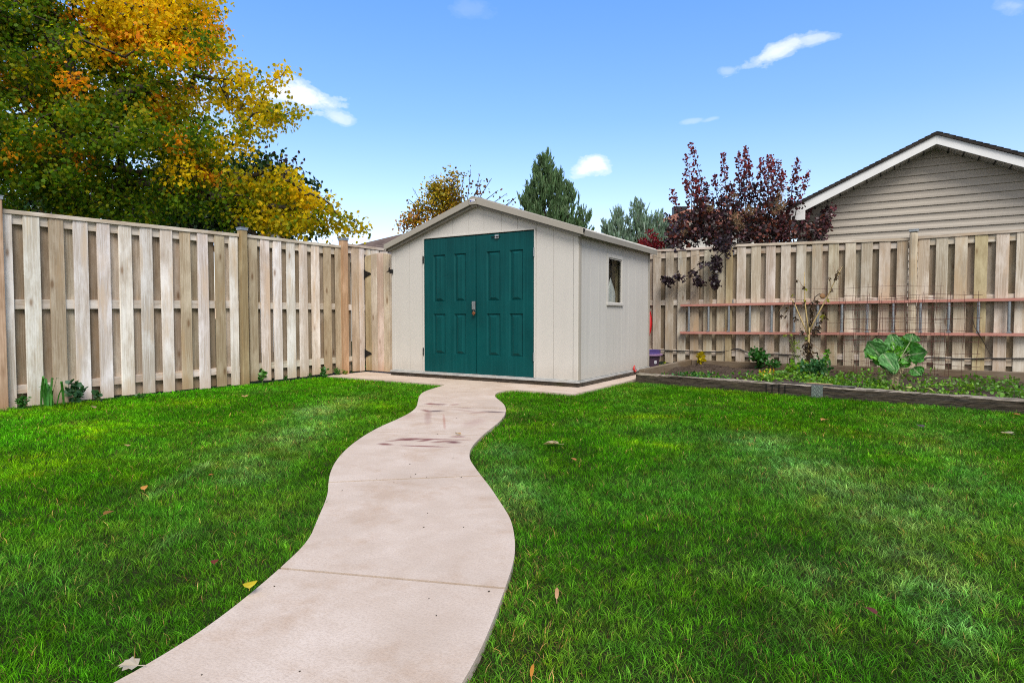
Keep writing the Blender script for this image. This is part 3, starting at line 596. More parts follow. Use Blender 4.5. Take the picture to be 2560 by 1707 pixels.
for a, b in ((6.84, WY0), (WY1, 9.28)): mb.box((U1-.026, (a+b)/2, (.11+EZ)/2), (.02, b-a, EZ-.12), M['trim'])
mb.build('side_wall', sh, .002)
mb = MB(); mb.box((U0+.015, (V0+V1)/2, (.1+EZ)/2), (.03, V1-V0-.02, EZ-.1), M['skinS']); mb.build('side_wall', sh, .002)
mb = MB(); strip(mb, U0, U1, .10, V1-.03, .03, M['skinS']); mb.build('rear_wall', sh)
mb = MB(); mb.box(((U0+U1)/2, (V0+V1)/2, .095), (U1-U0-.08, V1-V0-.08, .02), M['dark']); mb.build('floor', sh)
for u, s in ((U0, 1), (U1, -1)):   # corner posts
    mb = MB()
    mb.poly([(u, V0-.006, .10), (u+s*.066, V0-.006, .10), (u+s*.066, V0-.006, roofz(u+s*.066)-.004), (u, V0-.006, EZ-.004)], (0, .04, 0), M['skinF'])
    mb.box((u-s*.004, V0+.036, (.10+EZ)/2), (.012, .066, EZ-.10), M['trim']); mb.build('corner_post', sh, .004)
    mb = MB(); mb.box((u-s*.004, V1-.02, (.10+EZ)/2), (.014, .05, EZ-.10), M['trim']); mb.build('corner_post', sh, .004)
mb = MB()                        # roof panels, ridge cap
for s in (-1, 1):
    ue = RX+s*((U1-U0)/2+.075); ze = EZ-(RZ-EZ)*.075/((U1-U0)/2)
    mb.poly([(RX, V0-.085, RZ+.062), (ue, V0-.085, ze+.062), (ue, V0-.085, ze+.034), (RX, V0-.085, RZ+.034)], (0, V1-V0+.15, 0), M['roofW'])
    for k in range(9):           # raised ribs across the roof
        y = V0-.02+k*(V1-V0+.02)/8; mb.poly([(RX+s*.05, y, RZ+.062-.05*s*s*.33), (ue, y, ze+.062), (ue, y, ze+.072), (RX+s*.05, y, RZ+.072-.05*.33)], (0, .03, 0), M['roofW'])
mb.box((RX, (V0+V1)/2, RZ+.066), (.10, V1-V0+.16, .016), M['trim']); mb.build('roof', sh, .002)
for s in (-1, 1):                # rake boards on the gable front
    mb = MB(); ue = RX+s*((U1-U0)/2+.085); ze = EZ-(RZ-EZ)*.085/((U1-U0)/2); ui = RX+s*.055; zi = RZ-.055*.33
    mb.poly([(ui, V0-.098, zi+.072), (ue, V0-.098, ze+.070), (ue, V0-.098, ze-.012), (ui, V0-.098, zi-.012)], (0, .022, 0), M['trim'])
    mb.poly([(ui, V0-.060, zi-.004), (ue-s*.05, V0-.060, ze+.012), (ue-s*.05, V0-.060, ze-.030), (ui, V0-.060, zi-.045)], (0, .058, 0), M['trimD'])
    mb.build('rake_trim', sh, .003)
    mb = MB(); mb.poly([(ui, V1+.06, zi+.060), (ue, V1+.06, ze+.060), (ue, V1+.06, ze-.012), (ui, V1+.06, zi-.012)], (0, .014, 0), M['trim']); mb.build('rake_trim', sh, .003)
# ridge bracket with maker's badge
mb = MB(); mb.poly([(RX-.058, V0-.108, RZ-.030), (RX+.058, V0-.108, RZ-.030), (RX+.066, V0-.108, RZ+.052), (RX+.03, V0-.108, RZ+.074), (RX, V0-.108, RZ+.082), (RX-.03, V0-.108, RZ+.074), (RX-.066, V0-.108, RZ+.052)], (0, .03, 0), M['trim'])
for s in (-1, 1): mb.tube([(RX+s*.05, V0-.112, RZ+.024), (RX+s*.05, V0-.106, RZ+.024)], .0055, M['black'], n=8)
mb.poly([(RX-.05, V0-.07, RZ-.03), (RX+.05, V0-.07, RZ-.03), (RX+.045, V0-.07, RZ-.062), (RX, V0-.07, RZ-.05), (RX-.045, V0-.07, RZ-.062)], (0, .05, 0), M['trim'])
br_ = mb.build('ridge_bracket', sh, .002)
M['badge'] = flat_mat('badge_white', (.72,.73,.78), .35, 0, .03); M['badgeblue'] = flat_mat('badge_blue', (.012,.035,.30), .35, 0, .05); M['badgepale'] = flat_mat('badge_pale_blue', (.30,.32,.62), .35, 0, .05)
mb = MB(); mb.box((RX+.0, V0-.1105, RZ+.022), (.078, .004, .036), M['badge'])
mb.lathe([(.0001, 0), (.012, 0)], (0, 0, 0), M['badgeblue']); n0 = len(mb.v)-56
for q in range(n0, len(mb.v)): a = mb.v[q]; mb.v[q] = (RX-.024+a[0]*.8, V0-.1135, RZ+.018+a[1])
for k, (w, x) in enumerate([(.010, -.008), (.006, .002), (.006, .010), (.006, .018), (.005, .026)]): mb.box((RX+x, V0-.1135, RZ+.020+(.002 if k == 0 else 0)), (w*.75, .002, .010), M['badgepale'])
mb.build('badge', br_)
for s in (-1, 1):                # eave trims
    ue = RX+s*((U1-U0)/2+.075); ze = EZ-(RZ-EZ)*.075/((U1-U0)/2)
    for k, (a, b) in enumerate([(V0-.05, 7.985), (7.990, V1+.055)]):
        mb = MB(); mb.poly([(ue-s*.005, a, ze+.056), (ue+s*.012, a, ze+.050), (ue+s*.012, a, ze-.024), (ue-s*.005, a, ze-.018)], (0, b-a, 0), M['trimD']); mb.build('eave_trim', sh, .003)
mb = MB(); mb.box((RX+((U1-U0)/2+.083), V0-.078, EZ+.012), (.03, .026, .05), M['black'], rot=Matrix.Rotation(.35, 3, 'Y')); mb.build('eave_end_cap', sh, .004)
mb = MB()                        # base: tarred timber sill with a galvanised floor track on it
for c, s in [(((U0+U1)/2, V0+.03, .047), (U1-U0+.03, .10, .048)), ((U1-.02, (V0+V1)/2+.05, .047), (.09, V1-V0-.06, .048)), ((U0+.02, (V0+V1)/2+.05, .047), (.09, V1-V0-.06, .048))]: mb.box(c, s, M['oldwood'])
mb.build('timber_sill', sh, .006)
mb = MB()
for a, b in [(U0-.012, -5.04), (-5.036, -4.42), (-4.416, U1+.022)]:
    mb.box(((a+b)/2, V0-.012, .084), (b-a, .05, .026), M['track'])
mb.box(((U0+U1)/2, V0+.004, .1015), (U1-U0-.02, .018, .009), M['track'])
mb.box((U1+.008, (V0+V1)/2+.02, .084), (.034, V1-V0-.03, .026), M['track']); mb.build('floor_track', sh, .002)
# door frame + doors
mb = MB()
for a, b in ((-5.675, -5.655), (-3.850, -3.828)): mb.box(((a+b)/2, V0+.004, (.10+1.99)/2), (b-a, .034, 1.885), M['skinF'])
mb.box(((-5.675-3.828)/2, V0+.004, 1.997), (5.675-3.828, .034, .020), M['skinF']); mb.build('door_frame', sh, .002)
mb = MB(); mb.box((-4.75, V0+.05, 1.04), (1.9, .01, 1.93), M['dark']); mb.build('door_backing', sh)
def door(x0, x1, z0, z1, cols):
    mb = MB(); y = V0-.004; xs = [x0]+[q for c in cols for q in c]+[x1]; rows = [(.365, .925), (1.095, 1.748)]; zs = [z0]+[q for r in rows for q in r]+[z1]
    for i in range(len(xs)-1):
        for k in range(len(zs)-1):
            if i % 2 == 1 and k % 2 == 1:
                a, b, c, d = xs[i], xs[i+1], zs[k], zs[k+1]; rings = [(0, 0, 0), (.016, .003, .015), (.022, .007, .017), (.066, .040, .002), (.069, .043, -.001)]
                vs = []
                for ins, iz, dep in rings: vs += [(a+ins, y+dep, c+iz), (b-ins, y+dep, c+iz), (b-ins, y+dep, d-iz), (a+ins, y+dep, d-iz)]
                fs = [(r*4+q, r*4+(q+1) % 4, (r+1)*4+(q+1) % 4, (r+1)*4+q) for r in range(4) for q in range(4)]+[(16, 17, 18, 19)]
                mb.add(vs, fs, M['teal'])
            else: mb.add([(xs[i], y, zs[k]), (xs[i+1], y, zs[k]), (xs[i+1], y, zs[k+1]), (xs[i], y, zs[k+1])], [(0, 1, 2, 3)], M['teal'])
    t_ = .035; mb.add([(x0, y, z0), (x1, y, z0), (x1, y, z1), (x0, y, z1), (x0, y+t_, z0), (x1, y+t_, z0), (x1, y+t_, z1), (x0, y+t_, z1)], [(0, 4, 5, 1), (1, 5, 6, 2), (2, 6, 7, 3), (3, 7, 4, 0), (5, 4, 7, 6)], M['teal'])
    return mb.build('door', sh)
dl = door(-5.650, -4.757, .110, 1.972, [(-5.49, -5.275), (-5.122, -4.918)])
dr = door(-4.745, -3.854, .110, 1.972, [(-4.582, -4.362), (-4.224, -4.014)])
for d_, x, z in ((dl, -5.66, 1.691), (dl, -5.664, .386), (dr, -3.846, 1.703), (dr, -3.848, .374)):
    mb = MB(); mb.box((x, V0-.014, z), (.012, .014, .10), M['galv'] if x > -5 else M['black']); mb.tube([(x, V0-.020, z-.055), (x, V0-.020, z+.055)], .008, M['galv'] if x > -5 else M['black'], n=8); mb.build('hinge', d_)
mb = MB()                        # hasp on the meeting stiles
mb.box((-4.778, V0-.020, 1.036), (.050, .026, .112), M['galv']); mb.box((-4.778, V0-.038, 1.036), (.010, .010, .112), M['alu']); mb.box((-4.762, V0-.030, .990), (.030, .03, .012), M['galv']); mb.build('hasp', dl, .003)
mb = MB()                        # barrel bolt at the top of the right door
mb.box((-4.410, V0-.012, 1.934), (.060, .016, .050), M['alu']); mb.box((-4.402, V0-.024, 1.930), (.022, .010, .022), M['black']); mb.tube([(-4.50, V0-.016, 1.934), (-4.36, V0-.016, 1.936)], .006, M['black'], n=8); mb.build('bolt', dr, .003)
# window
wf = MB()
for c, s in [((U1-.004, (WY0+WY1)/2, 1.703), (.030, WY1-WY0+.05, .044)), ((U1+.002, (WY0+WY1)/2, 1.055), (.042, WY1-WY0+.06, .038)), ((U1-.004, WY0-.003, 1.375), (.030, .046, .62)), ((U1-.004, WY1+.008, 1.375), (.030, .036, .62))]: wf.box(c, s, M['skinS'])
wo = wf.build('window', sh, .004)
mb = MB()
for c, s in [((U1-.006, (WY0+WY1)/2, 1.674), (.012, .47, .016)), ((U1-.006, (WY0+WY1)/2, 1.074), (.012, .47, .016)), ((U1-.006, 8.158, 1.375), (.008, .012, .60)), ((U1-.006, WY0+.024, 1.375), (.008, .008, .60))]: mb.box(c, s, M['skinF'])
mb.build('window_sash', wo, .002)
t = NT('thin_glass'); t.base((.9, .93, .92), .02, 0, .5); tr = t.N('ShaderNodeBsdfTransparent'); tr.inputs[0].default_value = (.80, .82, .80, 1); gl = t.N('ShaderNodeBsdfGlossy'); gl.inputs['Roughness'].default_value = .02
ms = t.N('ShaderNodeMixShader'); ms.inputs[0].default_value = .09; t.L(tr.outputs[0], ms.inputs[1]); t.L(gl.outputs[0], ms.inputs[2]); t.L(ms.outputs[0], t.out.inputs[0]); M['glass'] = t.m
mb = MB(); mb.box((U1-.010, (WY0+WY1)/2, 1.374), (.004, .48, .60), M['glass']); mb.build('window_pane', wo)
# latch that catches the gate, screwed to the shed corner
mb = MB(); mb.box((U0+.012, V0-.026, 1.551), (.050, .026, .060), M['black']); mb.box((U0-.02, V0-.030, 1.556), (.055, .018, .020), M['black']); mb.tube([(U0-.13, V0+.03, 1.548), (U0-.02, V0-.03, 1.552)], .007, M['black'], n=8); mb.box((U0-.018, V0-.034, 1.59), (.014, .014, .04), M['black'], rot=Matrix.Rotation(.5, 3, 'Y')); mb.build('gate_latch', sh, .002)
# padlock hanging in the hasp
pk = empty('padlock', 'small rusty brass padlock hanging open-tilted from the shed door hasp', 'padlock')
t = NT('rusty_brass'); n = t.noise(t.coords(), 60, 4, .6); M['rust'] = t.base(t.ramp(n, [(.35, (.16,.045,.02)), (.65, (.34,.15,.06))]), .55, .5)
mb = MB(); mb.box((-4.768, V0-.036, .930), (.044, .018, .040), M['rust'], rot=Matrix.Rotation(R(38), 3, 'Y')); mb.build('lock_body', pk, .004)
mb = MB(); mb.tube([(-4.782, V0-.036, .946), (-4.772, V0-.036, .972), (-4.756, V0-.036, .984), (-4.744, V0-.036, .972), (-4.748, V0-.036, .948)], .0035, M['galv'], n=8); mb.build('shackle', pk)
# things hung inside the shed, seen through the window
def cloth(name, label, cat, c, w, d, h, mat, top=.25, folds=7, seed=1):
    r_ = random.Random(seed); mb = MB(); n, m = 28, 14; vs = []; ph = [r_.uniform(0, 6) for _ in range(4)]
    for j in range(m+1):
        q = j/m; z = c[2]-h*q; wid = top+(1-top)*math.sin(min(q*1.5, 1)*PI/2)*(1 if q < .9 else 1-.25*(q-.9)/.1)
        for i in range(n):
            a = 2*PI*i/n; f = 1+.16*math.sin(folds*a+ph[0]+q*2)*q+.08*math.sin(3*a+ph[1]+q*5)
            vs.append((c[0]+d/2*wid*f*math.cos(a), c[1]+w/2*wid*f*math.sin(a), z+.02*math.sin(2*a+ph[2])))
    mb.add(vs, [(j*n+i, j*n+(i+1) % n, (j+1)*n+(i+1) % n, (j+1)*n+i) for j in range(m) for i in range(n)]+[tuple(range(n-1, -1, -1)), tuple(range(m*n, m*n+n))], mat)
    return tag(mb.build(name, None, 0, True), label, cat)
M['bagw'] = flat_mat('white_plastic', (.85,.85,.9), .45, 0, .12, 25); M['coat'] = flat_mat('dark_cloth', (.035,.028,.026), .9, 0, .3, 14)
cloth('plastic_bag', 'white plastic bag hanging inside the shed window', 'bag', (U1-.075, 7.93, 1.42), .26, .10, .40, M['bagw'], .15, 9, 3)
cloth('coat', 'dark coat hanging inside the shed window above the white bag', 'coat', (U1-.13, 7.99, 1.82), .34, .14, .50, M['coat'], .35, 5, 5)
mb = MB(); mb.box((U1-.09, 8.25, 1.2), (.05, .10, 1.5), M['wood'], (.32,.27,.18)); tag(mb.build('board', None, .003), 'upright board standing inside the shed at the right of its window', 'board')
# small red tag caught at the foot of the shed side wall
M['red'] = flat_mat('red_plastic', (.55,.012,.012), .4, 0, .12, 20)
mb = MB(); P = onz(1589, 920, .08); x_, y_ = U1+.03, 8.62
mb.tube([(x_, y_, .075), (x_, y_-.02, .11), (x_, y_-.015, .15), (x_+.005, y_+.01, .165), (x_, y_+.03, .15), (x_, y_+.05, .11)], [.014,.016,.009,.004,.003,.003], M['red'], n=8); mb.tube([(x_, y_, .08), (x_+.01, y_+.03, .072), (x_+.01, y_+.05, .10)], .009, M['red'], n=6)
tag(mb.build('ribbon', None, 0, True), 'little red ribbon tag at the foot of the shed side wall', 'ribbon')
# ---------------------------------------------------------------- ladder hung on the back fence
t = NT('pink_fibreglass'); o = t.coords(); n = t.noise(t.map(o, (.8, 12, 12)), 3, 5, .6); n2 = t.noise(t.map(o, (4, 60, 60)), 3, 4, .6)
x = t.ramp(n, [(.3, (.40,.185,.145)), (.6, (.49,.265,.22)), (.8, (.56,.38,.34))]); M['fibre'] = t.base(t.mix(t.math('MULTIPLY', t.ramp(n2, [(.45, 1.), (.6, 0.)]), .4), x, (.42,.09,.06)), .6, 0, .3)
ld = empty('ladder', 'long pink-railed ladder with grey rungs hung sideways on the back fence', 'ladder')
LV = 10.31; a_ = math.atan2(.036, 4.51)
for z in (1.078, .616):
    mb = MB(); zz = lambda u: z+(u+3.024)*.0075
    u0, u1 = -3.024, 2.5
    for (dy, hh, th, oz) in ((.0, .038, .004, 0), ):
        for (y0, y1, z0, z1) in ((LV, LV+.004, -.019, .019), (LV+.004, LV+.075, .015, .019), (LV+.004, LV+.075, -.019, -.015)):
            mb.add([(u0, y0, zz(u0)+z0), (u1, y0, zz(u1)+z0), (u1, y1, zz(u1)+z0), (u0, y1, zz(u0)+z0), (u0, y0, zz(u0)+z1), (u1, y0, zz(u1)+z1), (u1, y1, zz(u1)+z1), (u0, y1, zz(u0)+z1)], [(0,3,2,1),(4,5,6,7),(0,1,5,4),(1,2,6,5),(2,3,7,6),(3,0,4,7)], M['fibre'])
    mb.build('side_rail', ld)
for k in range(17):
    u = -2.884+k*.3253; o_ = (u+3.024)*.0075; mb = MB(); mb.tube([(u, LV+.030, .634+o_), (u, LV+.030, 1.060+o_)], .019, M['galv'], n=12); mb.box((u, LV+.004, .645+o_), (.05, .012, .02), M['galv']); mb.build('rung', ld)
# ---------------------------------------------------------------- cables on the back fence
def wire(name, pts, r, mat, label, cat, group=None):
    P = [Vector(p) for p in pts]; Q = []
    for i in range(len(P)-1):
        p0, p1, p2, p3 = P[max(i-1, 0)], P[i], P[i+1], P[min(i+2, len(P)-1)]
        for k in range(6):
            t_ = k/6; Q.append(.5*((2*p1)+(-p0+p2)*t_+(2*p0-5*p1+4*p2-p3)*t_*t_+(-p0+3*p1-3*p2+p3)*t_**3))
    Q.append(P[-1]); mb = MB(); mb.tube(Q, r, mat, n=6); return tag(mb.build(name, None, 0, True), label, cat, group)
M['rustw'] = flat_mat('rusty_wire', (.13,.045,.032), .75, .3, .25, 40)
M['brownc'] = flat_mat('brown_cable', (.05,.035,.025), .6, 0, .2)
wire('hose', [onv(1641,875,10.39), onv(1720,878,10.38), onv(1780,880,10.38), onv(1815,878,10.375), onv(1845,872,10.38), onv(1880,884,10.385), onv(1950,886,10.385), onv(2000,890,10.385)], .010, M['rubber'], 'black hose lying along the lowest rail of the back fence near the shed', 'hose')
wire('hose', [onv(2268,910,10.37), onv(2298,905,10.37), onv(2322,894,10.38), onv(2400,897,10.385), onv(2470,896,10.385), onv(2560,896,10.385), (2.2,10.385,.37)], .010, M['rubber'], 'black hose on the lowest fence rail to the right of the big cabbage plant', 'hose')
wire('cable', [onv(2436,768,10.36), onv(2432,790,10.35), onv(2436,815,10.34), onv(2446,832,10.30), onv(2462,860,10.36), onv(2478,888,10.37)], .0055, M['brownc'], 'thin brown cable dangling over the ladder near its right end', 'cable')
wire('string', [(-3.24, 9.30, 1.86)]+[onv(*p, 10.35) for p in ((1665,648),(1720,643),(1782,627))]+[(-2.35,10.4,2.05)], .0022, M['brownc'], 'thin string tied from the shed to the top of the back fence', 'string')
# ---------------------------------------------------------------- raised bed
tb = empty('raised_bed', 'long raised vegetable bed edged with old dark timbers', 'raised bed')
t = NT('bed_soil'); o = t.coords(); n = t.noise(o, 6, 6, .7); n2 = t.noise(o, 45, 5, .7)
x = t.ramp(n, [(.3, (.05,.035,.026)), (.6, (.115,.085,.065)), (.8, (.18,.14,.11))]); t.bump(n2, .9, .02); M['soil'] = t.base(t.mix(t.math('MULTIPLY', t.ramp(n2, [(.45, 1.), (.6, 0.)]), .6), x, (.025,.017,.012)), .95, 0, .1)
rzt = math.atan2(tdir.y, tdir.x); tn3 = Vector((tnor.x, tnor.y, 0)); td3 = Vector((tdir.x, tdir.y, 0)); T0 = Vector((TL.x, TL.y, 0))
TW, THh = .15, .128
def front_timber(s0, s1, seed):
    r_ = random.Random(seed); mb = MB(); n = int((s1-s0)/.045); vs = []; gc = []
    ring = [(0, 0), (0, .03), (.0, .06), (.0, .095), (0, .118), (.014, THh), (.05, THh+.002), (.10, THh), (.138, THh-.002), (TW, THh-.014), (TW, .05), (TW, 0)]
    o_ = r_.uniform(0, 30)
    for i in range(n+1):
        s = s0+(s1-s0)*i/n
        for k, (d, z) in enumerate(ring):
            dd = d+r_.uniform(-.0035, .0035); z2 = z+r_.uniform(-.0035, .0035)+.004*math.sin(s*5+k)
            if k in (3, 4, 5) and r_.random() < .10: dd += .010
            p = T0+td3*s+tn3*dd; vs.append((p.x, p.y, z2)); gc.append((d+o_, z*1.5, s))
    k = len(ring); fs = [(i*k+j, (i+1)*k+j, (i+1)*k+j+1, i*k+j+1) for i in range(n) for j in range(k-1)]+[tuple(range(k)), tuple(range(n*k+k-1, n*k-1, -1))]
    mb.add(vs, fs, M['oldwood'], (1, 1, 1), gc); o = mb.build('timber', tb)
    me = o.data; bm = bmesh.new(); bm.from_mesh(me); bmesh.ops.recalc_face_normals(bm, faces=bm.faces[:]); bm.to_mesh(me); bm.free(); return o
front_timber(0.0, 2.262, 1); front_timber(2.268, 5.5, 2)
M['greywood'] = wood_mat('grey_weathered_board', .5, False, bump=.4)
def brd(name, a, b, th, z0, z1, side=1, col=(.20,.165,.125)):
    a, b = Vector(a), Vector(b); d = b-a; L = d.length; nrm_ = Vector((-d.y, d.x)).normalized()*side; c = (a+b)/2+nrm_*th/2
    mb = MB(); mb.box((c.x, c.y, (z0+z1)/2), (L, th, z1-z0), M['greywood'], col, rz=math.atan2(d.y, d.x)); return mb.build(name, tb, .006)
brd('side_board', (-2.80, 7.93), (-2.80, 10.26), .085, -.02, .172, 1)
brd('back_board', (-2.795, 10.215), (2.6, 10.215), .040, -.02, .165, 1)
# soil surface, lumpy
bm = bmesh.new(); nx, ny = 150, 70; grid = []
for i in range(nx+1):
    row = []
    for j in range(ny+1):
        u = -2.79+i*(5.35/nx); f = 7.75-(u+2.86)*.1703+.13; v = f+(10.21-f)*j/ny
        z = .072+.035*(random.random()-.5)*.6+.03*math.sin(u*2.3+1)*math.sin(v*2.1)+.02*math.sin(u*7+v*5)
        row.append(bm.verts.new((u, v, z)))
    grid.append(row)
for i in range(nx):
    for j in range(ny): bm.faces.new((grid[i][j], grid[i+1][j], grid[i+1][j+1], grid[i][j+1]))
me = bpy.data.meshes.new('soil'); bm.to_mesh(me); bm.free(); me.materials.append(M['soil']); so_ = link('soil', me, None, 0, True); tag(so_, 'dark crumbly soil of the vegetable bed', 'soil', kind='structure')
def bedz(u, v): return .072+.03*math.sin(u*2.3+1)*math.sin(v*2.1)+.02*math.sin(u*7+v*5)
# tread plate joining the two timbers, boards lying on top
def tpt(s, d, z): p = T0+td3*s+tn3*d; return (p.x, p.y, z)
t = NT('tread_plate'); M['plate'] = t.base((.30,.33,.34), .38, .9)
t = NT('tread_plate_bright'); M['plateb'] = t.base((.62,.66,.66), .3, .9)
mb = MB(); sP = 2.265-.055+.028
mb.box(tpt(sP, -.006, .066), (.115, .006, .132), M['plate'], rz=rzt); mb.box(tpt(sP, .03, .1335), (.115, .075, .004), M['plate'], rz=rzt)
for i in range(5):
    for j in range(6):
        if (i+j) % 2: continue
        a = R(52 if i % 2 else -52); rot = Matrix.Rotation(rzt, 3, 'Z') @ Matrix.Rotation(a, 3, 'Y'); mb.box(tpt(sP-.046+i*.023, -.010, .016+j*.021), (.024, .004, .0055), M['plateb'], rot=rot)
mb.tube([tpt(sP+.0, -.011, .028), tpt(sP, -.008, .028)], .006, M['black'], n=8)
tag(mb.build('metal_plate'), 'short diamond tread metal plate joining the front bed timbers', 'metal plate')
mb = MB(); mb.box(tpt(2.19, .055, THh+.013), (.82, .045, .012), M['greywood'], (.13,.125,.13), rz=rzt-.005); mb.box(tpt(2.24, .068, THh+.0235), (.26, .05, .006), M['greywood'], (.55,.42,.25), rz=rzt-.005); tag(mb.build('batten', None, .002), 'thin grey batten lying on top of the front timber', 'batten')
# dark tape straps around the front timber
for k, s in enumerate((1.70, 1.765, 1.84, 1.905)):
    mb = MB(); mb.box(tpt(s, -.0055, .058), (.008, .004, .12), M['black'], rz=rzt); tag(mb.build('strap'), None, 'strap', 'dark vertical straps on the front timber'); 
    bpy.data.objects[mb and [o.name for o in COL.objects][-1]]['label'] = 'narrow dark strap on the front timber, left of the tread plate'
# ---------------------------------------------------------------- steel mesh panels standing in the bed
def mesh_panel(label, a, b, v0, v1, zb, zt, step, bulge=.0, r=.0026, over=.04):
    root = empty('mesh_panel', label, 'wire mesh', group='rusty mesh panels in the bed'); n = int(round((b-a)/step)); m = int(round((zt-zb)/step)); st = (b-a)/n; sz = (zt-zb)/m
    y = lambda u, z: v0+(v1-v0)*(u-a)/(b-a)+bulge*math.sin(PI*(u-a)/(b-a))+.03*math.sin(z*3+u*2)
    mb = MB()
    for i in range(n+1): u = a+i*st; mb.tube([(u+.010*math.sin(k*1.3+i), y(u, zb+k*(zt-zb)/6), zb+k*(zt-zb)/6+(over if k == 6 else 0)-(.12 if k == 0 and i % 3 == 0 else 0)) for k in range(7)], r, M['rustw'], n=5)
    mb.build('upright_wires', root); mb = MB()
    for j in range(m+1): z = zb+j*sz; mb.tube([(a+(b-a)*k/12+(0 if 0 < k < 12 else (k-6)/6*.03), y(a+(b-a)*k/12, z), z+.010*math.sin(k*.8+j*2)) for k in range(13)], r, M['rustw'], n=5)
    mb.build('cross_wires', root); return root
mesh_panel('rusty wire mesh panel, the foremost one with the squarest corners behind the cabbage', -.53, .945, 9.62, 9.55, .11, 1.165, .15, .0)
mesh_panel('rusty wire mesh panel overlapping the foremost one close behind it', -.42, .62, 9.72, 9.68, .13, 1.13, .15, .04)
mesh_panel('rearmost and palest wire mesh panel, reaching left behind the dried plant', -1.30, .575, 10.02, 9.98, .15, 1.30, .166, .0, .0020)
# ---------------------------------------------------------------- pots and red sled behind the shed
M['purple'] = flat_mat('purple_plastic', (.075,.045,.072), .45, 0, .1, 12); M['violet'] = flat_mat('violet_plastic', (.095,.07,.25), .4, 0, .1, 12); M['mauve'] = flat_mat('mauve_rim', (.28,.17,.30), .45, 0, .08, 12)
pt = empty('plant_pot', 'dusky purple plant pot with a white sticker behind the shed corner', 'plant pot', (0, 0, 0)); pc = (-3.43, 9.92, 0)
mb = MB(); mb.lathe([(.001, .0), (.150, .0), (.158, .03), (.186, .225), (.190, .245)], pc, M['purple']); mb.build('pot_body', pt, 0, True)
mb = MB(); mb.lathe([(.188, .232), (.222, .240), (.226, .262), (.216, .270), (.19, .268)], pc, M['mauve']); mb.build('rim', pt, 0, False)
sa = Vector((math.sin(TH), -math.cos(TH), 0)).normalized(); sd_ = Matrix.Rotation(.42, 3, 'Z') @ sa; c_ = Vector(pc)+sd_*.178; rzs = math.atan2(sd_.y, sd_.x)+PI/2
mb = MB(); mb.box((c_.x, c_.y, .135), (.040, .006, .048), M['badge'], rz=rzs); k2 = c_+sd_*.0035; mb.box((k2.x, k2.y, .135), (.016, .002, .022), M['purple'], rz=rzs); k3 = c_+sd_*.005; mb.box((k3.x, k3.y, .137), (.008, .002, .010), M['badge'], rz=rzs); mb.build('sticker', pt)
mb = MB(); mb.lathe([(.10, .20), (.185, .262), (.196, .325), (.202, .330), (.190, .332), (.176, .28), (.001, .275)], pc, M['violet']); tag(mb.build('pot', None, 0, False), 'violet plastic pot stacked inside the dusky purple pot', 'plant pot')
mb = MB(); n = 24; vs = []
for j in range(9):
    q = j/8; zz = .36+.80*q; hw = .25*math.sin(PI*(.12+.80*q))**.7
    for i in range(n+1): s_ = -1+2*i/n; vs.append((-3.73+hw*s_+.03*q, 10.02+.10*(1-s_*s_)*-1+.10+.10*q, zz+.03*math.cos(s_*PI)*(1 if j in (0, 8) else 0)))
vs2 = [(a, b+.012, c) for a, b, c in vs]; N_ = len(vs); k = n+1
fs = [(j*k+i, j*k+i+1, (j+1)*k+i+1, (j+1)*k+i) for j in range(8) for i in range(n)]; fs2 = [tuple(N_+q for q in f[::-1]) for f in fs]
ed = [(i, i+1, N_+i+1, N_+i) for i in range(n)]+[(8*k+i+1, 8*k+i, N_+8*k+i, N_+8*k+i+1) for i in range(n)]+[((j+1)*k, j*k, N_+j*k, N_+(j+1)*k) for j in range(8)]+[(j*k+n, (j+1)*k+n, N_+(j+1)*k+n, N_+j*k+n) for j in range(8)]
mb.add(vs+vs2, fs+fs2+ed, M['red']); tag(mb.build('sled', None, 0, True), 'red plastic sled shell leaning behind the shed, above the pots', 'sled')
mb = MB(); mb.box((-3.10, 10.20, .045), (.42, .035, .05), M['greywood'], (.40,.36,.28), rz=.02); tag(mb.build('plank', None, .003), 'short pale plank on the ground at the fence foot beside the pots', 'plank')
# ---------------------------------------------------------------- neighbouring buildings
t = NT('taupe_vinyl_siding'); o = t.coords(); n = t.noise(t.map(o, (.6, 1, 6)), 3, 4, .6); f = t.noise(t.map(o, (20, 20, 200)), 2, 4, .6)
x = t.mix(t.ramp(n, [(.3, 0.), (.7, 1.)]), (.45,.40,.34), (.41,.365,.31)); M['siding'] = t.base(t.mix(t.math('MULTIPLY', t.ramp(f, [(.4, 1.), (.6, 0.)]), .15), x, (.2,.175,.15)), .5, 0, .35)
M['wht'] = flat_mat('white_aluminium_fascia', (.80,.80,.80), .4, 0, .04, 4); M['soffit'] = flat_mat('soffit_white', (.45,.44,.42), .6, 0, .06, 4)
def shingle(name, cs, sc_=1.):
    t = NT(name); o = t.coords('UV') if False else t.coords(); b = t.N('ShaderNodeTexBrick'); t.L(t.map(o, (1, 1, 1)), b.inputs['Vector'])
    v = t.N('ShaderNodeTexVoronoi'); t.L(t.map(o, (5*sc_, 5*sc_, 14*sc_)), v.inputs['Vector']); v.inputs['Scale'].default_value = 1; n = t.noise(o, 60, 4, .7); n2 = t.noise(o, 1.2, 4, .6)
    s = t.N('ShaderNodeSeparateColor'); t.L(v.outputs['Color'], s.inputs[0])
    x = t.ramp(s.outputs[0], [(.0, cs[0]), (.5, cs[1]), (1., cs[2])]); x = t.mix(t.math('MULTIPLY', t.ramp(n, [(.4, 1.), (.6, 0.)]), .35), x, tuple(q*.5 for q in cs[0]))
    return t.base(x, .9, 0, .2)
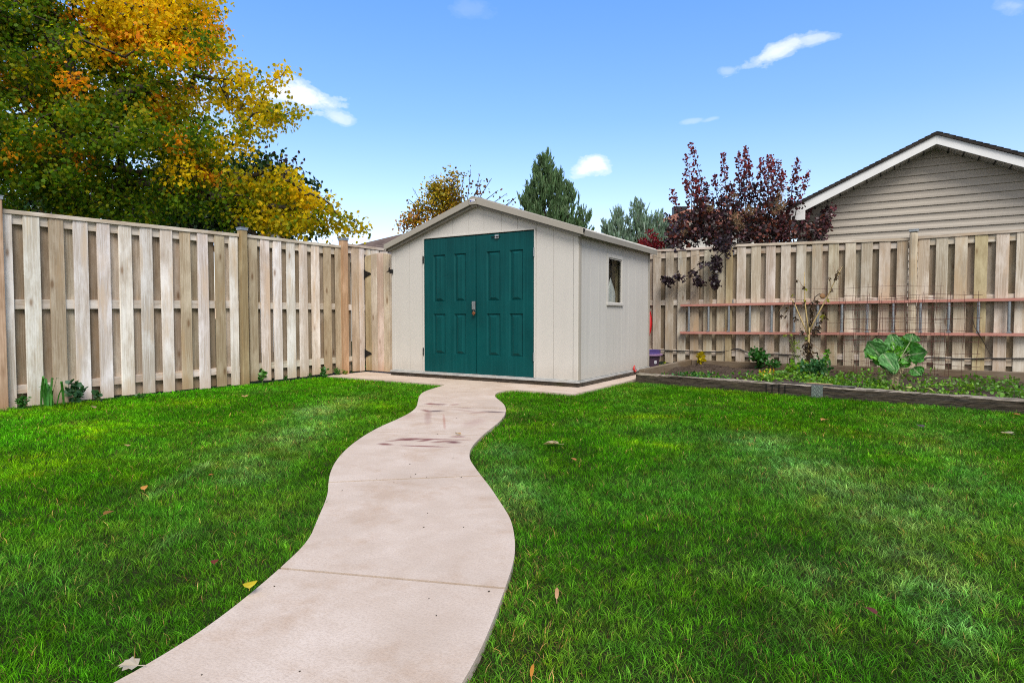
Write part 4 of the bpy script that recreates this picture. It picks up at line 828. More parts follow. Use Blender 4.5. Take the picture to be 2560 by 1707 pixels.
M['shdark'] = shingle('dark_shingles', [(.028,.024,.022), (.04,.034,.03), (.055,.047,.042)]); M['shbrown'] = shingle('brown_shingles', [(.10,.050,.032), (.16,.075,.048), (.21,.11,.075)]); M['shbrown2'] = shingle('russet_shingles', [(.15,.062,.035), (.24,.10,.06), (.32,.15,.10)]); M['shgrey'] = shingle('brown_grey_shingles', [(.085,.06,.05), (.125,.088,.072), (.16,.12,.10)])
ga = empty('garage', 'taupe vinyl-sided gable building with white fascia beyond the back fence on the right', 'garage')
GV = 13.0; GX = .615; SL = (4.004-3.11)/(.605+1.355); rz_ = lambda u: 4.004-SL*abs(u-GX)      # top of roof edge at v = GV-.35
hwu = 2.15
mb = MB(); prof = []; z = 0.
zc = 3.661-.1365*27; lines = [zc+.1357*i for i in range(29)]
for z0 in lines:                 # double dutch-lap courses
    for z_, d in ((z0, 0), (z0+.011, -.020), (z0+.045, -.015), (z0+.082, -.002), (z0+.1357, 0)): prof.append((z_, d))
vs = []; fs = []
for (za, da), (zb, db) in zip(prof, prof[1:]):
    if zb-za < 1e-5: continue
    def half(z_): return max(0., min(hwu, (rz_(GX)-.17-z_)/SL))
    ha, hb = half(za), half(zb)
    if ha <= 0: break
    k = len(vs); vs += [(GX-ha, GV+da, za), (GX+ha, GV+da, za), (GX+hb, GV+db, zb), (GX-hb, GV+db, zb)]; fs.append((k, k+1, k+2, k+3))
mb.add(vs, fs, M['siding']); mb.add([(GX-hwu, GV+.02, -.02), (GX-hwu, GV+7, -.02), (GX-hwu, GV+7, 3.05), (GX-hwu, GV+.02, 3.05)], [(0, 1, 2, 3)], M['siding']); mb.add([(GX+hwu, GV+.02, -.02), (GX+hwu, GV+7, -.02), (GX+hwu, GV+7, 3.05), (GX+hwu, GV+.02, 3.05)], [(3, 2, 1, 0)], M['siding']); mb.build('wall', ga)
hw = 2.33; f0 = GV-.35
mb = MB()
for s in (-1, 1):
    ue = GX+s*hw; ze = rz_(ue)
    mb.poly([(GX, f0-.03, 4.004), (ue+s*.02, f0-.03, ze-.01), (ue+s*.02, f0-.03, ze-.055), (GX, f0-.03, 3.955)], (0, 7.8, 0), M['shdark'])
    for q in range(26):          # shingle butts showing as small steps along the edge
        a = q/26; b = (q+.96)/26; ua, ub = GX+(ue-GX)*a, GX+(ue-GX)*b; mb.poly([(ua, f0-.036, rz_(ua)+.002), (ub, f0-.036, rz_(ub)+.002), (ub, f0-.036, rz_(ub)+.014), (ua, f0-.036, rz_(ua)+.004)], (0, .3, 0), M['shdark'])
mb.build('roof', ga)
for s in (-1, 1):
    ue = GX+s*hw; ze = rz_(ue); mb = MB(); mb.poly([(GX, f0, 3.955), (ue, f0, ze-.052), (ue, f0, ze-.225), (GX, f0, 3.802)], (0, .025, 0), M['wht'])
    mb.build('fascia', ga, .003)
    mb = MB(); mb.poly([(GX, f0+.02, 3.800), (ue, f0+.02, ze-.215), (ue, GV-.0, ze-.215), (GX, GV-.0, 3.800)], (0, 0, .012), M['soffit'])
    for q in range(22): ua = GX+s*(.06+q*.105); mb.poly([(ua, f0+.03, rz_(ua)-.2225), (ua+.016*s, f0+.03, rz_(ua+.016*s)-.2225), (ua+.016*s, GV-.015, rz_(ua+.016*s)-.2225), (ua, GV-.015, rz_(ua)-.2225)], (0, 0, .006), M['dark' if q % 2 else 'soffit'])
    mb.build('soffit', ga)
ue = GX-hw; ze = rz_(ue); mb = MB()
mb.poly([(ue-.01, f0+.002, ze-.05), (ue+.33, f0+.002, rz_(ue+.33)-.21), (ue+.33, f0+.002, 2.70), (ue-.01, f0+.002, 2.70)], (0, .34, 0), M['wht']); mb.build('eave_return', ga, .003)
mb = MB(); mb.box((ue-.06, GV+3.4, ze-.09), (.12, 7.6, .12), M['wht']); mb.build('gutter', ga, .01)
mb = MB()
for q in range(7): mb.box((GX-hwu-.0, GV+.12, 2.05+q*.1), (.03, .25, .088), M['siding'])
mb.build('corner_board', ga)
# far houses
def hip_house(label, c, w, d, zw, zr, wallc, roofm, rz=0, gable=False, over=.4, name='house', fasc=None, rim=.10):
    """c = ground centre; ridge runs along local x"""
    root = empty(name, label, 'house' if name == 'house' else 'shed', (c[0], c[1], 0), rz=rz); wm = flat_mat('wall_'+str(len(bpy.data.materials)), wallc, .8, 0, .08, 3)
    mb = MB(); mb.box((0, 0, zw/2), (w, d, zw), wm)
    if gable:
        for s in (-1, 1): mb.poly([(s*w/2, -d/2, zw), (s*w/2, d/2, zw), (s*w/2, 0, zr-.06)], (-s*.05, 0, 0), wm)
    mb.build('wall', root); mb = MB(); W2, D2 = w/2+over, d/2+over; zo = zw-over*(zr-zw)/(d/2)*.9; rl = W2 if gable else max(W2-D2, .1)
    P = [(-W2, -D2, zo), (W2, -D2, zo), (W2, D2, zo), (-W2, D2, zo), (-rl, 0, zr), (rl, 0, zr)]; P2 = [(a, b, c_-rim) for a, b, c_ in P]
    fs = [(0, 1, 5, 4), (2, 3, 4, 5)]+([] if gable else [(1, 2, 5), (3, 0, 4)])
    mb.add(P, fs, roofm); mb.add([(a, b, c_-rim) for a, b, c_ in P], [tuple(f[::-1]) for f in fs], fasc or M['trimD']); mb.add(P+P2, ([(0, 6, 7, 1), (2, 8, 9, 3), (1, 7, 8, 2), (3, 9, 6, 0)] if not gable else [(0, 6, 7, 1), (2, 8, 9, 3), (1, 7, 11, 5), (5, 11, 8, 2), (3, 9, 10, 4), (4, 10, 6, 0)]), fasc or M['trimD']); mb.build('roof', root)
    return root
# brown-roofed white house seen left of the smoke bush: eave line near (1660..1700, 560)
p = at(1770, 557, 22.7); zr_ = at(1770, 523, 22.7).z; zo_ = at(1770, 557, 21).z; h1 = hip_house('white house with a brown shingle roof behind the smoke bush', (p.x, p.y), 4.1, 2.6, (zo_+.277*zr_)/1.277, zr_, (.66,.64,.60), M['shbrown2'], rz=TH)
ch = MB(); q = at(1712, 530, 23.5); ch.box((q.x-h1.location.x, q.y-h1.location.y, q.z-.05), (.5, .3, .3), M['black']); ch.build('roof_vent', h1)
p = at(960, 606, 26); h2 = hip_house('brown-grey hip roof of a house behind the left end of the shed', (p.x+3.4, p.y+2.2), 11., 9., p.z-.95, p.z+.95, (.45,.42,.38), M['shgrey'], rz=.35)
p = at(688, 575, 15.5); h3 = hip_house('small outbuilding with white gable and brown roof seen over the left fence', (p.x-math.sin(R(72))*1.2, p.y+math.cos(R(72))*1.2), 2.4, .95, p.z-.50, p.z+.02, (.78,.78,.78), M['shbrown'], rz=R(162), gable=True, over=.12, name='outbuilding', fasc=M['shbrown'], rim=.03)
# ---------------------------------------------------------------- leaf builder
def rot_rand(n, up=None, tilt=1.0):
    """random rotation matrices; rows: leaf x (width), y (length), z (normal)"""
    d = rng.normal(size=(n, 3)); d /= np.linalg.norm(d, axis=1)[:, None]
    if up is not None: d = d*tilt+up; d /= np.linalg.norm(d, axis=1)[:, None]
    r = rng.normal(size=(n, 3)); x = np.cross(d, r); x /= np.linalg.norm(x, axis=1)[:, None]; z = np.cross(x, d)
    return np.stack([x, d, z], 2)
MAPLE = (np.array([(0,0,0),(.10,.22,.02),(.42,.10,.0),(.34,.36,.05),(.55,.52,-.02),(.27,.60,.06),(.30,.80,.02),(.12,.78,.05),(0,1.05,-.05),(-.12,.78,.05),(-.30,.80,.02),(-.27,.60,.06),(-.55,.52,-.02),(-.34,.36,.05),(-.42,.10,0),(-.10,.22,.02)]), [(0,1,2,3),(0,3,4,5),(0,5,7,7),(5,6,7,7),(0,7,8,9),(0,9,11,11),(9,10,11,11),(0,11,12,13),(0,13,14,15)])
def simp(w=.33, cup=.10, n=5): 
    ys = [0, .14, .45, .80, 1.0]; ws = [0.06, .72, 1., .80, .08]; v = []
    for y, q in zip(ys, ws): v += [(-w*q, y, cup*q), (w*q, y, cup*q)]
    return np.array(v), [(0,1,3,2),(2,3,5,4),(4,5,7,6),(6,7,9,8)]
OVAL = simp(.38, .06); NARROW = simp(.16, .03); ROUND = simp(.5, .08)
MAPLE_T = (MAPLE[0], [(0,1,2),(0,2,3),(0,3,4),(0,4,5),(0,5,7),(5,6,7),(0,7,8),(0,8,9),(0,9,11),(9,10,11),(0,11,12),(0,12,13),(0,13,14),(0,14,15)])
MAPLE_S = (np.array([(0,0,0),(.45,.18,.0),(.30,.42,.05),(.50,.62,-.03),(.16,.70,.05),(0,1.05,-.04),(-.16,.70,.05),(-.50,.62,-.03),(-.30,.42,.05),(-.45,.18,0)]), [(0,1,2),(0,2,4),(2,3,4),(0,4,6),(4,5,6),(0,6,8),(6,7,8),(0,8,9)])
def leaves(P, Rm, size, col, shape, stretch=1.):
    T, F_ = shape; k = len(T); n = len(P); S_ = np.asarray(size)[:, None, None] if hasattr(size, '__len__') else size
    V = np.einsum('nij,kj->nki', Rm, T*np.array([1, stretch, 1]))*S_+P[:, None, :]
    Fc = (np.arange(n)[:, None, None]*k+np.array(F_)[None]).reshape(-1, len(F_[0])); return V.reshape(-1, 3), Fc, np.repeat(col, k, 0)
def merge(parts):
    V, Fc, C_, o = [], [], [], 0
    for v, f, c in parts: V.append(v); Fc.append(f+o); C_.append(c); o += len(v)
    return np.concatenate(V), np.concatenate(Fc), np.concatenate(C_)
def vary(c, n, s=.25, hue=.1):
    c = np.array(c)[None]*np.ones((n, 1)); return np.clip(c*(1+rng.uniform(-s, s, (n, 1)))*(1+rng.uniform(-hue, hue, (n, 3))), 0, 1)
# ---------------------------------------------------------------- trees
def skeleton(trunk, targets, step=.45, sag=.06, jit_=.10):
    """grow limbs from a trunk polyline to the target points; returns nodes, parents, counts"""
    nodes = [Vector(p) for p in trunk]; par = [-1]+list(range(len(trunk)-1)); cnt = [0]*len(nodes); ends = []
    A = np.array([tuple(p) for p in nodes]); fork = Vector(trunk[-1])
    order = sorted(range(len(targets)), key=lambda i: (Vector(targets[i])-fork).length)
    for i in order:
        T_ = np.array(targets[i]); dv = A-T_; d2 = np.linalg.norm(dv, axis=1)+np.where(A[:, 2] > T_[2]+.3, .5, 0)
        j = int(np.argmin(d2)); p = nodes[j]; tv = Vector(targets[i]); L = (tv-p).length; k = max(1, int(L/step)); cur = j
        for q in range(1, k+1):
            x = q/k; pos = p.lerp(tv, x)+Vector((random.gauss(0, jit_*L*.3), random.gauss(0, jit_*L*.3), random.gauss(0, jit_*L*.2)+sag*math.sin(PI*x)*L))*(1 if q < k else 0)
            nodes.append(pos); par.append(cur); cnt.append(0); cur = len(nodes)-1; A = np.vstack([A, np.array(pos)])
        c = cur
        while c != -1: cnt[c] += 1; c = par[c]
        ends.append(cur)
    return nodes, par, cnt, ends
def branch_mesh(name, nodes, par, cnt, r0, mat, parent, pw=.5, rmin=.004, sides=6):
    mx = max(cnt); rad = [max(rmin, r0*(c/mx)**pw) for c in cnt]; mb = MB()
    for i, p in enumerate(par):
        if p < 0: continue
        a, b = nodes[p], nodes[i]
        if (b-a).length < 1e-4: continue
        mb.tube([a, b], [min(rad[p], rad[i]*1.35), rad[i]], mat, n=sides if rad[i] > .02 else 4, cap=False)
    return mb.build(name, parent, 0, True)
def blob_points(blobs, n, shell=.6):
    vol = np.array([b[1]**1.7 for b in blobs]); pick = rng.choice(len(blobs), n, p=vol/vol.sum()); out = []
    for i in pick:
        c, r, rd = blobs[i]; d = rng.normal(size=3); d /= np.linalg.norm(d); q = rng.random()**(shell); out.append(np.array(c)+d*q*np.array([r, r, r])*np.array([1, 1, 1])+0*rd)
    return np.array(out)
def px_blobs(L, scale=1., region=None):
    out = []
    for x, y, r, dep in L:
        if region: s, ox, oy = region; x, y, r = ox+x/s, oy+y/s, r/s
        out.append((tuple(at(x, y, dep)), r*dep/F, 0))
    return out
DSRC = lambda p: (lambda v: (CX+F*v[0]/v[1], CY-F*v[2]/v[1]))((lambda r, f, z: (r, f*math.cos(PITCH)-z*math.sin(PITCH), f*math.sin(PITCH)+z*math.cos(PITCH)))(p[0]*math.cos(TH)+p[1]*math.sin(TH), -p[0]*math.sin(TH)+p[1]*math.cos(TH), p[2]-H))
# 1. the big maple
big = empty('maple_tree', 'big maple turning from green to golden orange behind the left fence', 'tree')
D0 = 11.; trunk0 = at(165, 420, 11.2)
B1 = px_blobs([(-250,-60,300,11),(-120,330,210,11),(60,90,240,11.5),(60,330,190,10.6),(120,470,80,10.6),(30,520,50,10.6),(260,-180,300,11.5),(260,140,220,11),(300,340,170,10.6),(260,480,70,10.8),(430,60,135,10.8),(480,220,130,10.4),(440,380,130,10.3),(520,110,70,10.6),(600,200,62,10.2),(620,300,95,10.2),(685,300,48,10.),(660,235,48,10.1),(560,420,100,10.2),(650,470,75,10.1),(705,450,42,10.1),(730,500,58,10.),(590,520,50,10.2),(800,500,38,10.),(780,560,38,10.),(840,530,30,9.95),(862,560,18,9.9),(860,500,14,9.9),(770,450,18,10.),(400,500,60,10.5),(690,560,40,10.1),(660,165,25,10.2),(480,20,80,10.8),(350,-30,170,11)])
cen = blob_points(B1, 560, .5); cen = cen[[not (DSRC(p)[0] > 520 and DSRC(p)[1] < 470 and random.random() < .5) for p in cen]]; tip_ = []
for c in cen:
    o_ = np.array([c[0]-trunk0[0], c[1]-trunk0[1], 0]); o_ /= np.linalg.norm(o_)+1e-6; d_ = o_*.8+rng.normal(size=3)*.55; d_[2] = d_[2]*.5-.15; d_ /= np.linalg.norm(d_)
    for q in range(5): s_ = (q-2)*.17; tip_.append(c+d_*s_+np.array([0, 0, -.35*s_*s_])+rng.normal(size=3)*.05)
tg = np.array(tip_)
keep = np.array([(lambda s: s[1] < 575 and s[0] > -420 and not (s[0] > 540 and s[1] < 60) )(DSRC(p)) for p in tg]); tg = tg[keep]
trunk = [at(165, 900, 11.2), at(168, 700, 11.2), at(172, 560, 11.2), at(165, 420, 11.2), at(150, 260, 11.2), at(150, 90, 11.3)]; trunk[0].z = -.02
limb = [at(190, 520, 11.1), at(330, 455, 10.8), at(430, 468, 10.5), at(500, 480, 10.3), at(560, 500, 10.2), at(640, 533, 10.1), at(680, 515, 10.05), at(755, 526, 10.)]
nodes, par, cnt, ends = skeleton([tuple(p) for p in trunk], [tuple(p) for p in limb[1:]]+[tuple(p) for p in tg])
branch_mesh('trunk', nodes, par, cnt, .20, M['bark'], big, .46, .0045)
tw = MB()
lp = limb; tw.tube(lp, [.10,.085,.075,.07,.06,.05,.04,.025], M['bark'], n=8); tw.tube([limb[4], at(600, 560, 10.2), at(640, 590, 10.1)], [.05,.045,.04], M['bark'], n=6); tw.tube([at(250, 330, 11), at(330, 272, 10.6), at(372, 276, 10.4)], [.05, .04, .02], M['bark'], n=6); tw.tube([at(225, 270, 11), at(250, 225, 10.9)], [.07, .03], M['bark'], n=6)
tw.tube([at(150, 300, 11.2), at(60, 230, 11.), at(20, 140, 11), at(45, 0, 11)], [.10,.07,.05,.03], M['bark'], n=6)
tw.build('limb', big, 0, True)
cl = tg; ncl = len(cl); sxy = np.array([DSRC(p) for p in cl])
# colour of each clump: green inside and low, gold towards the right and top, a few orange clumps
bgr = np.repeat(rng.normal(0, .34, len(cen)), 5)[keep]; gold = np.clip(((sxy[:, 0]-330)/300+(170-sxy[:, 1])/420).clip(-.4, .72)+bgr+rng.normal(0, .12, ncl), 0, 1)
gold = np.where((sxy[:, 0] > 200) & (sxy[:, 0] < 470) & (sxy[:, 1] < 130), np.maximum(gold, .75), gold)
gold = np.where((sxy[:, 0] < 200) & (sxy[:, 1] < 560), np.minimum(gold, .22+.3*rng.random(ncl)), gold)
orange = (np.repeat(rng.random(len(cen)), 5)[keep] < np.where((sxy[:, 0] > 200) & (sxy[:, 0] < 420) & (sxy[:, 1] < 150), .34, .03)).astype(float)
for (ox, oy, s) in [(185,200,14),(135,145,14),(230,128,14),(275,100,20),(350,85,18),(385,250,16),(400,275,16),(85,265,14),(120,350,18),(455,340,16),(520,430,14),(465,215,12),(10,205,18),(10,395,16),(260,75,18),(190,20,18)]:
    d = np.hypot(sxy[:, 0]-ox, sxy[:, 1]-oy); orange = np.maximum(orange, (d < s*1.35)*1.)
front = np.array([-p[0]*math.sin(TH)+p[1]*math.cos(TH) for p in cl]) < 11.3
per = 46; n = ncl*per; ci = np.repeat(np.arange(ncl), per)
off = rng.normal(size=(n, 3))*np.array([.125, .125, .10]); edgeC = (sxy[ci, 0] > 600)[:, None]; off = off*np.where(edgeC, .8, 1.)
P = cl[ci]+off; P[:, 2] -= np.abs(rng.normal(0, .05, n))
Rm = rot_rand(n, np.array([0, 0, -.9]), .9)
g1, g2, y1, o1, o2 = np.array([.040,.12,.008]), np.array([.15,.26,.012]), np.array([1.,.62,.006]), np.array([1.,.46,.006]), np.array([1.,.30,.02])
gi = np.clip(gold[ci]+rng.normal(0, .16, n), 0, 1)[:, None]; r1 = rng.random((n, 1))
col = (g1*(1-r1)+g2*r1)*(1-gi)+(y1*(1-.4*r1)+np.array([.44,.46,.012])*.4*r1)*gi
om = (orange[ci] > 0)[:, None]; col = np.where(om & (rng.random((n, 1)) < .85), o1*(1-r1)+o2*r1, col); col = np.clip(col*(1+rng.uniform(-.2, .35, (n, 1))), 0, 1)
v_, f_, c_ = leaves(P, Rm, rng.uniform(.040, .080, n), col, MAPLE_S); mesh_np('crown', v_, f_, c_, M['maple'], big)
# 2. darker trees behind it
def leafy_tree(name, label, base, blobs, ncl, per, size, colf, r0, shape, cs=.2, parent_twigs=True, grp=None, tw_r=.004, cat='tree', maxy=None):
    root = empty(name, label, cat, group=grp); tg = blob_points(blobs, ncl, .55)
    if maxy: tg = tg[[DSRC(p)[1] < maxy for p in tg]]
    nodes, par, cnt, ends = skeleton([tuple(b) for b in base], [tuple(p) for p in tg]); branch_mesh('trunk', nodes, par, cnt, r0, M['bark'], root, .48, tw_r)
    n = len(tg)*per; ci = np.repeat(np.arange(len(tg)), per); P = tg[ci]+rng.normal(size=(n, 3))*cs; sx = np.array([DSRC(p) for p in tg])[ci]
    col = colf(n, sx, rng.random((n, 1))); v_, f_, c_ = leaves(P, rot_rand(n, np.array([0, 0, -.5]), 1.), rng.uniform(size*.7, size*1.2, n), col, shape); mesh_np('crown', v_, f_, c_, M['leaf'], root); return root
def stem(px, py, dep, top): 
    a = at(px, py, dep); a2 = a.copy(); a.z = -.02; return [a, Vector((a.x+.05, a.y, a2.z*.5)), a2]
leafy_tree('dark_tree', 'dark green broadleaf tree low behind the golden branches of the maple', stem(600, 520, 17, 0), px_blobs([(640,470,80,17),(700,470,60,17),(560,530,90,17.5),(740,520,50,17),(420,540,90,17.5),(480,470,80,18),(690,540,60,17)]), 420, 34, .13, lambda n, s, r: np.where((s[:, :1] > 690) & (s[:, 1:] < 470), vary((.045,.022,.022), n), vary((.020,.055,.010), n, .35)), .16, MAPLE_S, .30)
leafy_tree('dark_tree', 'dark green tree filling the gap below the maple at the far left', stem(90, 560, 18, 0), px_blobs([(-60,520,100,18),(60,500,80,18.5),(200,520,80,18),(320,540,60,18),(-200,480,120,18)]), 260, 26, .14, lambda n, s, r: vary((.022,.062,.010), n, .35), .18, MAPLE_S, .34)
BKR = (3.36, 960, 360)
def cherry(n, s, r):
    q = np.clip((s[:, :1]-1120)/50+rng.normal(0, .3, (n, 1)), 0, 1); gr = np.clip(rng.random((n, 1))*1.1, 0, 1)
    a = np.array([.20,.24,.012])*(1-gr)+np.array([.60,.36,.015])*gr; lo = (s[:, 1:] > 525)*(rng.random((n, 1)) < .6); a = np.where(lo > 0, np.array([.50,.22,.02]), a)
    return np.clip((a*(1-q)+np.array([.16,.065,.03])*q)*(1+rng.uniform(-.35, .35, (n, 1))), 0, 1)
sm = leafy_tree('ornamental_tree', 'small thin-leaved tree with yellow-green and brown leaves behind the shed', stem(1130, 560, 15, 0), px_blobs([(430,350,60,15),(460,430,90,15),(560,360,70,15),(590,290,35,15),(560,470,110,15),(400,540,90,15),(600,560,110,15),(300,640,90,15),(200,650,55,15),(160,680,30,15),(480,620,100,15),(300,510,40,15),(520,265,14,15),(430,190,6,15),(520,240,6,15),(250,580,30,15)], 1, BKR), 330, 13, .058, cherry, .07, OVAL, .10, tw_r=.006)
tw = MB(); LV_ = []; 
for tip, b in [((728,215),(690,560)),((800,265),(720,560)),((905,290),(740,560)),((820,300),(700,600)),((960,390),(760,560)),((1035,415),(800,600)),((1110,450),(860,640)),((1070,490),(900,640)),((680,240),(650,520)),((240,370),(330,600)),((205,465),(300,560))]:
    p, q = at(960+tip[0]/3.36, 360+tip[1]/3.36, 15), at(960+b[0]/3.36, 360+b[1]/3.36, 15.1); m = (p+q)/2+Vector((random.uniform(-.06, .06), 0, .03)); tw.tube([q, m, p], [.013,.010,.005], M['bark'], n=4)
    dens = 26 if tip[0] in (728, 800, 820, 905) else (7 if tip[0] > 1000 else 5)
    for k in range(dens): s_ = random.random()**.7; LV_.append(tuple((q.lerp(p, s_))+Vector([random.gauss(0, .05) for _ in range(3)])))
tw.build('bare_branch', sm); n = len(LV_); v_, f_, c_ = leaves(np.array(LV_), rot_rand(n), rng.uniform(.045, .085, n), vary((.17,.075,.03), n, .4), OVAL); mesh_np('brown_leaves', v_, f_, c_, M['leaf'], sm)
# 3. junipers: dense upswept sprays
def juniper(label, tips, hwid, dep, col, nsp, base_y=720):
    """tips = [(x, y, share, halfwidth at base)] pixel tips"""
    root = empty('juniper_tree', label, 'tree'); P, Dv, Ln = [], [], []; mbt = MB()
    for (x, y, share, hw_) in tips:
        top = at(x, y, dep); foot = at(x, base_y, dep); foot = Vector((foot.x, foot.y, top.z-(base_y-y)*dep/F)); Hh = top.z-foot.z
        mbt.tube([(foot.x, foot.y, -.02), (foot.x, foot.y, foot.z+Hh*.5), tuple(top-Vector((0, 0, .12)))], [.05, .03, .005], M['bark'], n=6)
        npl = max(14, int(380*share)); plu = []
        for _ in range(npl): h = 1-random.random()**.62; h = 1-h if random.random() < .5 else h; h *= .93; plu.append((h, random.uniform(0, 2*PI), hw_*dep/F*((1-h)**.92)*random.uniform(.62, 1.12)+.02, random.uniform(.25, .60)*(1-.5*h)))
        for _ in range(int(nsp*share)):
            h, a, rmax, rise = random.choice(plu); s_ = random.random()**.7; rr_ = rmax*(.06+.94*s_)
            c = Vector((foot.x+math.cos(a)*rr_+random.gauss(0, .035), foot.y+math.sin(a)*rr_+random.gauss(0, .035), min(foot.z+h*Hh+s_*rise-.12, top.z-.10))); out = Vector((math.cos(a), math.sin(a), 0))*(.16+.18*(1-h))*rr_/(rmax+1e-3)+Vector((random.gauss(0, .12), random.gauss(0, .12), 1)); out.normalize()
            P.append(c); Dv.append(out); Ln.append(random.uniform(.14, .34)*(1.0 if h < .8 else .7))
    mbt.build('trunk', root); parts = []; P = np.array([tuple(p) for p in P]); Dv = np.array([tuple(p) for p in Dv]); Ln = np.array(Ln); n = len(P)
    for k in range(13):           # each spray: a leader and side sprigs
        d = Dv+rng.normal(0, .05 if k == 0 else .20, (n, 3)); d /= np.linalg.norm(d, axis=1)[:, None]; x = np.cross(d, rng.normal(size=(n, 3))); x /= np.linalg.norm(x, axis=1)[:, None]; z = np.cross(x, d)
        s = Ln*(1. if k == 0 else rng.uniform(.25, .5, n)); p0 = P+Dv*(Ln*(0 if k == 0 else rng.uniform(.05, .75, n)))[:, None]
        parts.append(leaves(p0, np.stack([x, d, z], 2), s, vary(col, n, .38, .1)*(1.25 if k == 0 else 1.), (NARROW[0]*np.array([.30 if k == 0 else .55, 1, 1]), NARROW[1])))
    v_, f_, c_ = merge(parts); mesh_np('crown', v_, f_, c_, M['leaf'], root); return root
juniper('tall dark green conical juniper rising behind the shed roof', [(1361,380,.42,86),(1392,422,.22,66),(1325,448,.12,40),(1420,455,.12,60),(1455,520,.07,38),(1310,490,.05,30)], 0, 15.5, (.14,.235,.11), 4600, 690)
juniper('pale blue-green juniper with several ragged tips between shed and smoke bush', [(1591,506,.28,58),(1547,522,.18,46),(1635,528,.16,44),(1622,545,.14,50),(1522,560,.10,36),(1660,560,.14,36)], 0, 15., (.27,.38,.30), 2500, 700)
rb = empty('red_shrub', 'bright red-leaved shrub showing over the back fence beside the shed roof', 'shrub'); L_ = []
for (x, y, r, k) in [(1650,610,16,70),(1680,604,10,30),(1612,607,14,60),(1632,612,14,60),(1620,575,5,14),(1627,590,6,16),(1640,596,5,10),(1608,603,10,30),(1638,580,4,6)]:
    for _ in range(k*2): p = at(x+random.gauss(0, r*.6), y+random.gauss(0, r*.45)+4, 12.2+random.gauss(0, .15)); L_.append(tuple(p))
n = len(L_); v_, f_, c_ = leaves(np.array(L_), rot_rand(n, np.array([0, 0, .5])), rng.uniform(.05, .09, n), vary((.22,.010,.014), n, .45), NARROW); mesh_np('foliage', v_, f_, c_, M['leaf'], rb)
mb = MB(); a = at(1635, 640, 12.2); mb.tube([(a.x, a.y, -.02), (a.x, a.y, 1.2), tuple(a)], [.02,.015,.008], M['bark']); mb.build('stem', rb)
# 4. smoke bush with upright canes, hanging a few shoots over the fence
SB = lambda x, y, dep: at(1600+x/4.356, 320+y/4.356, dep)
bush = empty('smoke_bush', 'purple-leaved smoke bush with tall upright shoots leaning over the back fence', 'shrub')
canes = [((555,165),(700,900),62,'r'),((495,300),(650,880),44,'r'),((490,490),(560,950),42,'r'),((340,665),(450,1050),34,'r'),((900,290),(960,900),64,'r'),((800,515),(900,900),38,'r'),((1075,270),(1110,850),52,'r'),((1150,210),(1150,880),80,'r'),((1170,330),(1200,800),60,'r'),((1325,340),(1300,850),62,'r'),((1400,310),(1400,850),60,'r'),((1440,310),(1420,850),58,'r'),((1510,360),(1480,880),66,'r'),((1560,480),(1500,900),46,'r'),((1720,330),(1640,880),66,'r'),((1838,480),(1700,900),44,'r'),((2080,800),(1920,1180),96,'p'),((2040,860),(1860,1230),80,'d'),((1850,860),(1720,1200),62,'p'),((1560,980),(1540,1230),70,'p'),((600,560),(700,1000),60,'r'),((720,600),(760,1000),50,'d'),((280,930),(420,1200),40,'d'),((1000,620),(1050,1000),50,'d'),((1250,600),(1200,1000),44,'d'),((1640,780),(1560,1050),60,'d'),((2110,850),(1980,1200),60,'p')]
mbc = MB(); L_, C_, S_ = [], [], []; root_p = SB(1150, 1560, 11.5)
for tip, b, k, kind in canes:
    dp = 11.3+random.uniform(-.35, .45); p, q = SB(*tip, dp), SB(*b, dp+.1); low = Vector((q.x*.6+root_p.x*.4, q.y*.6+root_p.y*.4+.1, .9)); mid = (p+q)/2+Vector((random.gauss(0, .03), 0, 0)); mbc.tube([(root_p.x+random.gauss(0, .15), root_p.y+random.gauss(0, .1), -.02), low, q, mid, p], [.016,.013,.009,.006,.003], M['bark'], n=5)
    Lg = (p-q).length
    for i in range(int(k*2.8)):
        s_ = random.random()**.85; c = q.lerp(p, s_) if s_ > .5 else q.lerp(mid, s_*2); w = .095*(1-s_)**.7+.034; a = random.uniform(0, 2*PI)
        L_.append((c.x+math.cos(a)*w*random.random()**.5, c.y+math.sin(a)*w, c.z+random.gauss(0, .02))); t_ = s_ if kind == 'r' else (s_*.45 if kind == 'p' else .1)
        t_ = max(0, min(1, t_+random.gauss(0, .15))); cc = Vector((.050,.028,.036)).lerp(Vector((.26,.035,.038)), t_)
        if kind == 'p' and random.random() < .6: cc = Vector((.13,.050,.070))
        if random.random() < .008: cc = Vector((.45,.01,.03))
        C_.append(tuple(cc)); S_.append(random.uniform(.042, .075)*(1-.25*s_))
mass = [(420,1130,120),(560,1060,140),(560,1200,110),(720,1020,150),(880,1060,170),(900,1220,110),(1060,1150,150),(1240,1040,170),(1220,1200,120),(1400,1000,180),(1420,1180,130),(1560,1100,150),(1640,1180,80),(380,1240,100),(700,880,120),(960,860,120),(1480,860,100),(1900,1120,90),(2010,1010,80),(1960,1180,70),(480,1000,60),(330,1170,60),(760,1180,100),(1300,1260,60),(300,1290,30),(880,1270,80)]
for x, y, r in mass:
    for _ in range(int(r*r/66)):
        a, q = random.uniform(0, 2*PI), r*math.sqrt(random.random()); p = SB(x+q*math.cos(a), min(y+q*math.sin(a), 1330), 11.3+random.uniform(-.35, .5)); L_.append(tuple(p)); t_ = random.random(); cc = Vector((.030,.032,.030)).lerp(Vector((.10,.042,.058)), t_) if random.random() < .75 else Vector((.17,.05,.035)); C_.append(tuple(cc)); S_.append(random.uniform(.045, .078))
n = len(L_); cc = np.array(C_)*(1+rng.uniform(-.3, .35, (n, 1))); v_, f_, c_ = leaves(np.array(L_), rot_rand(n, np.array([0, -.35, .35])), np.array(S_), cc, OVAL); mesh_np('foliage', v_, f_, c_, M['leafdark'], bush)
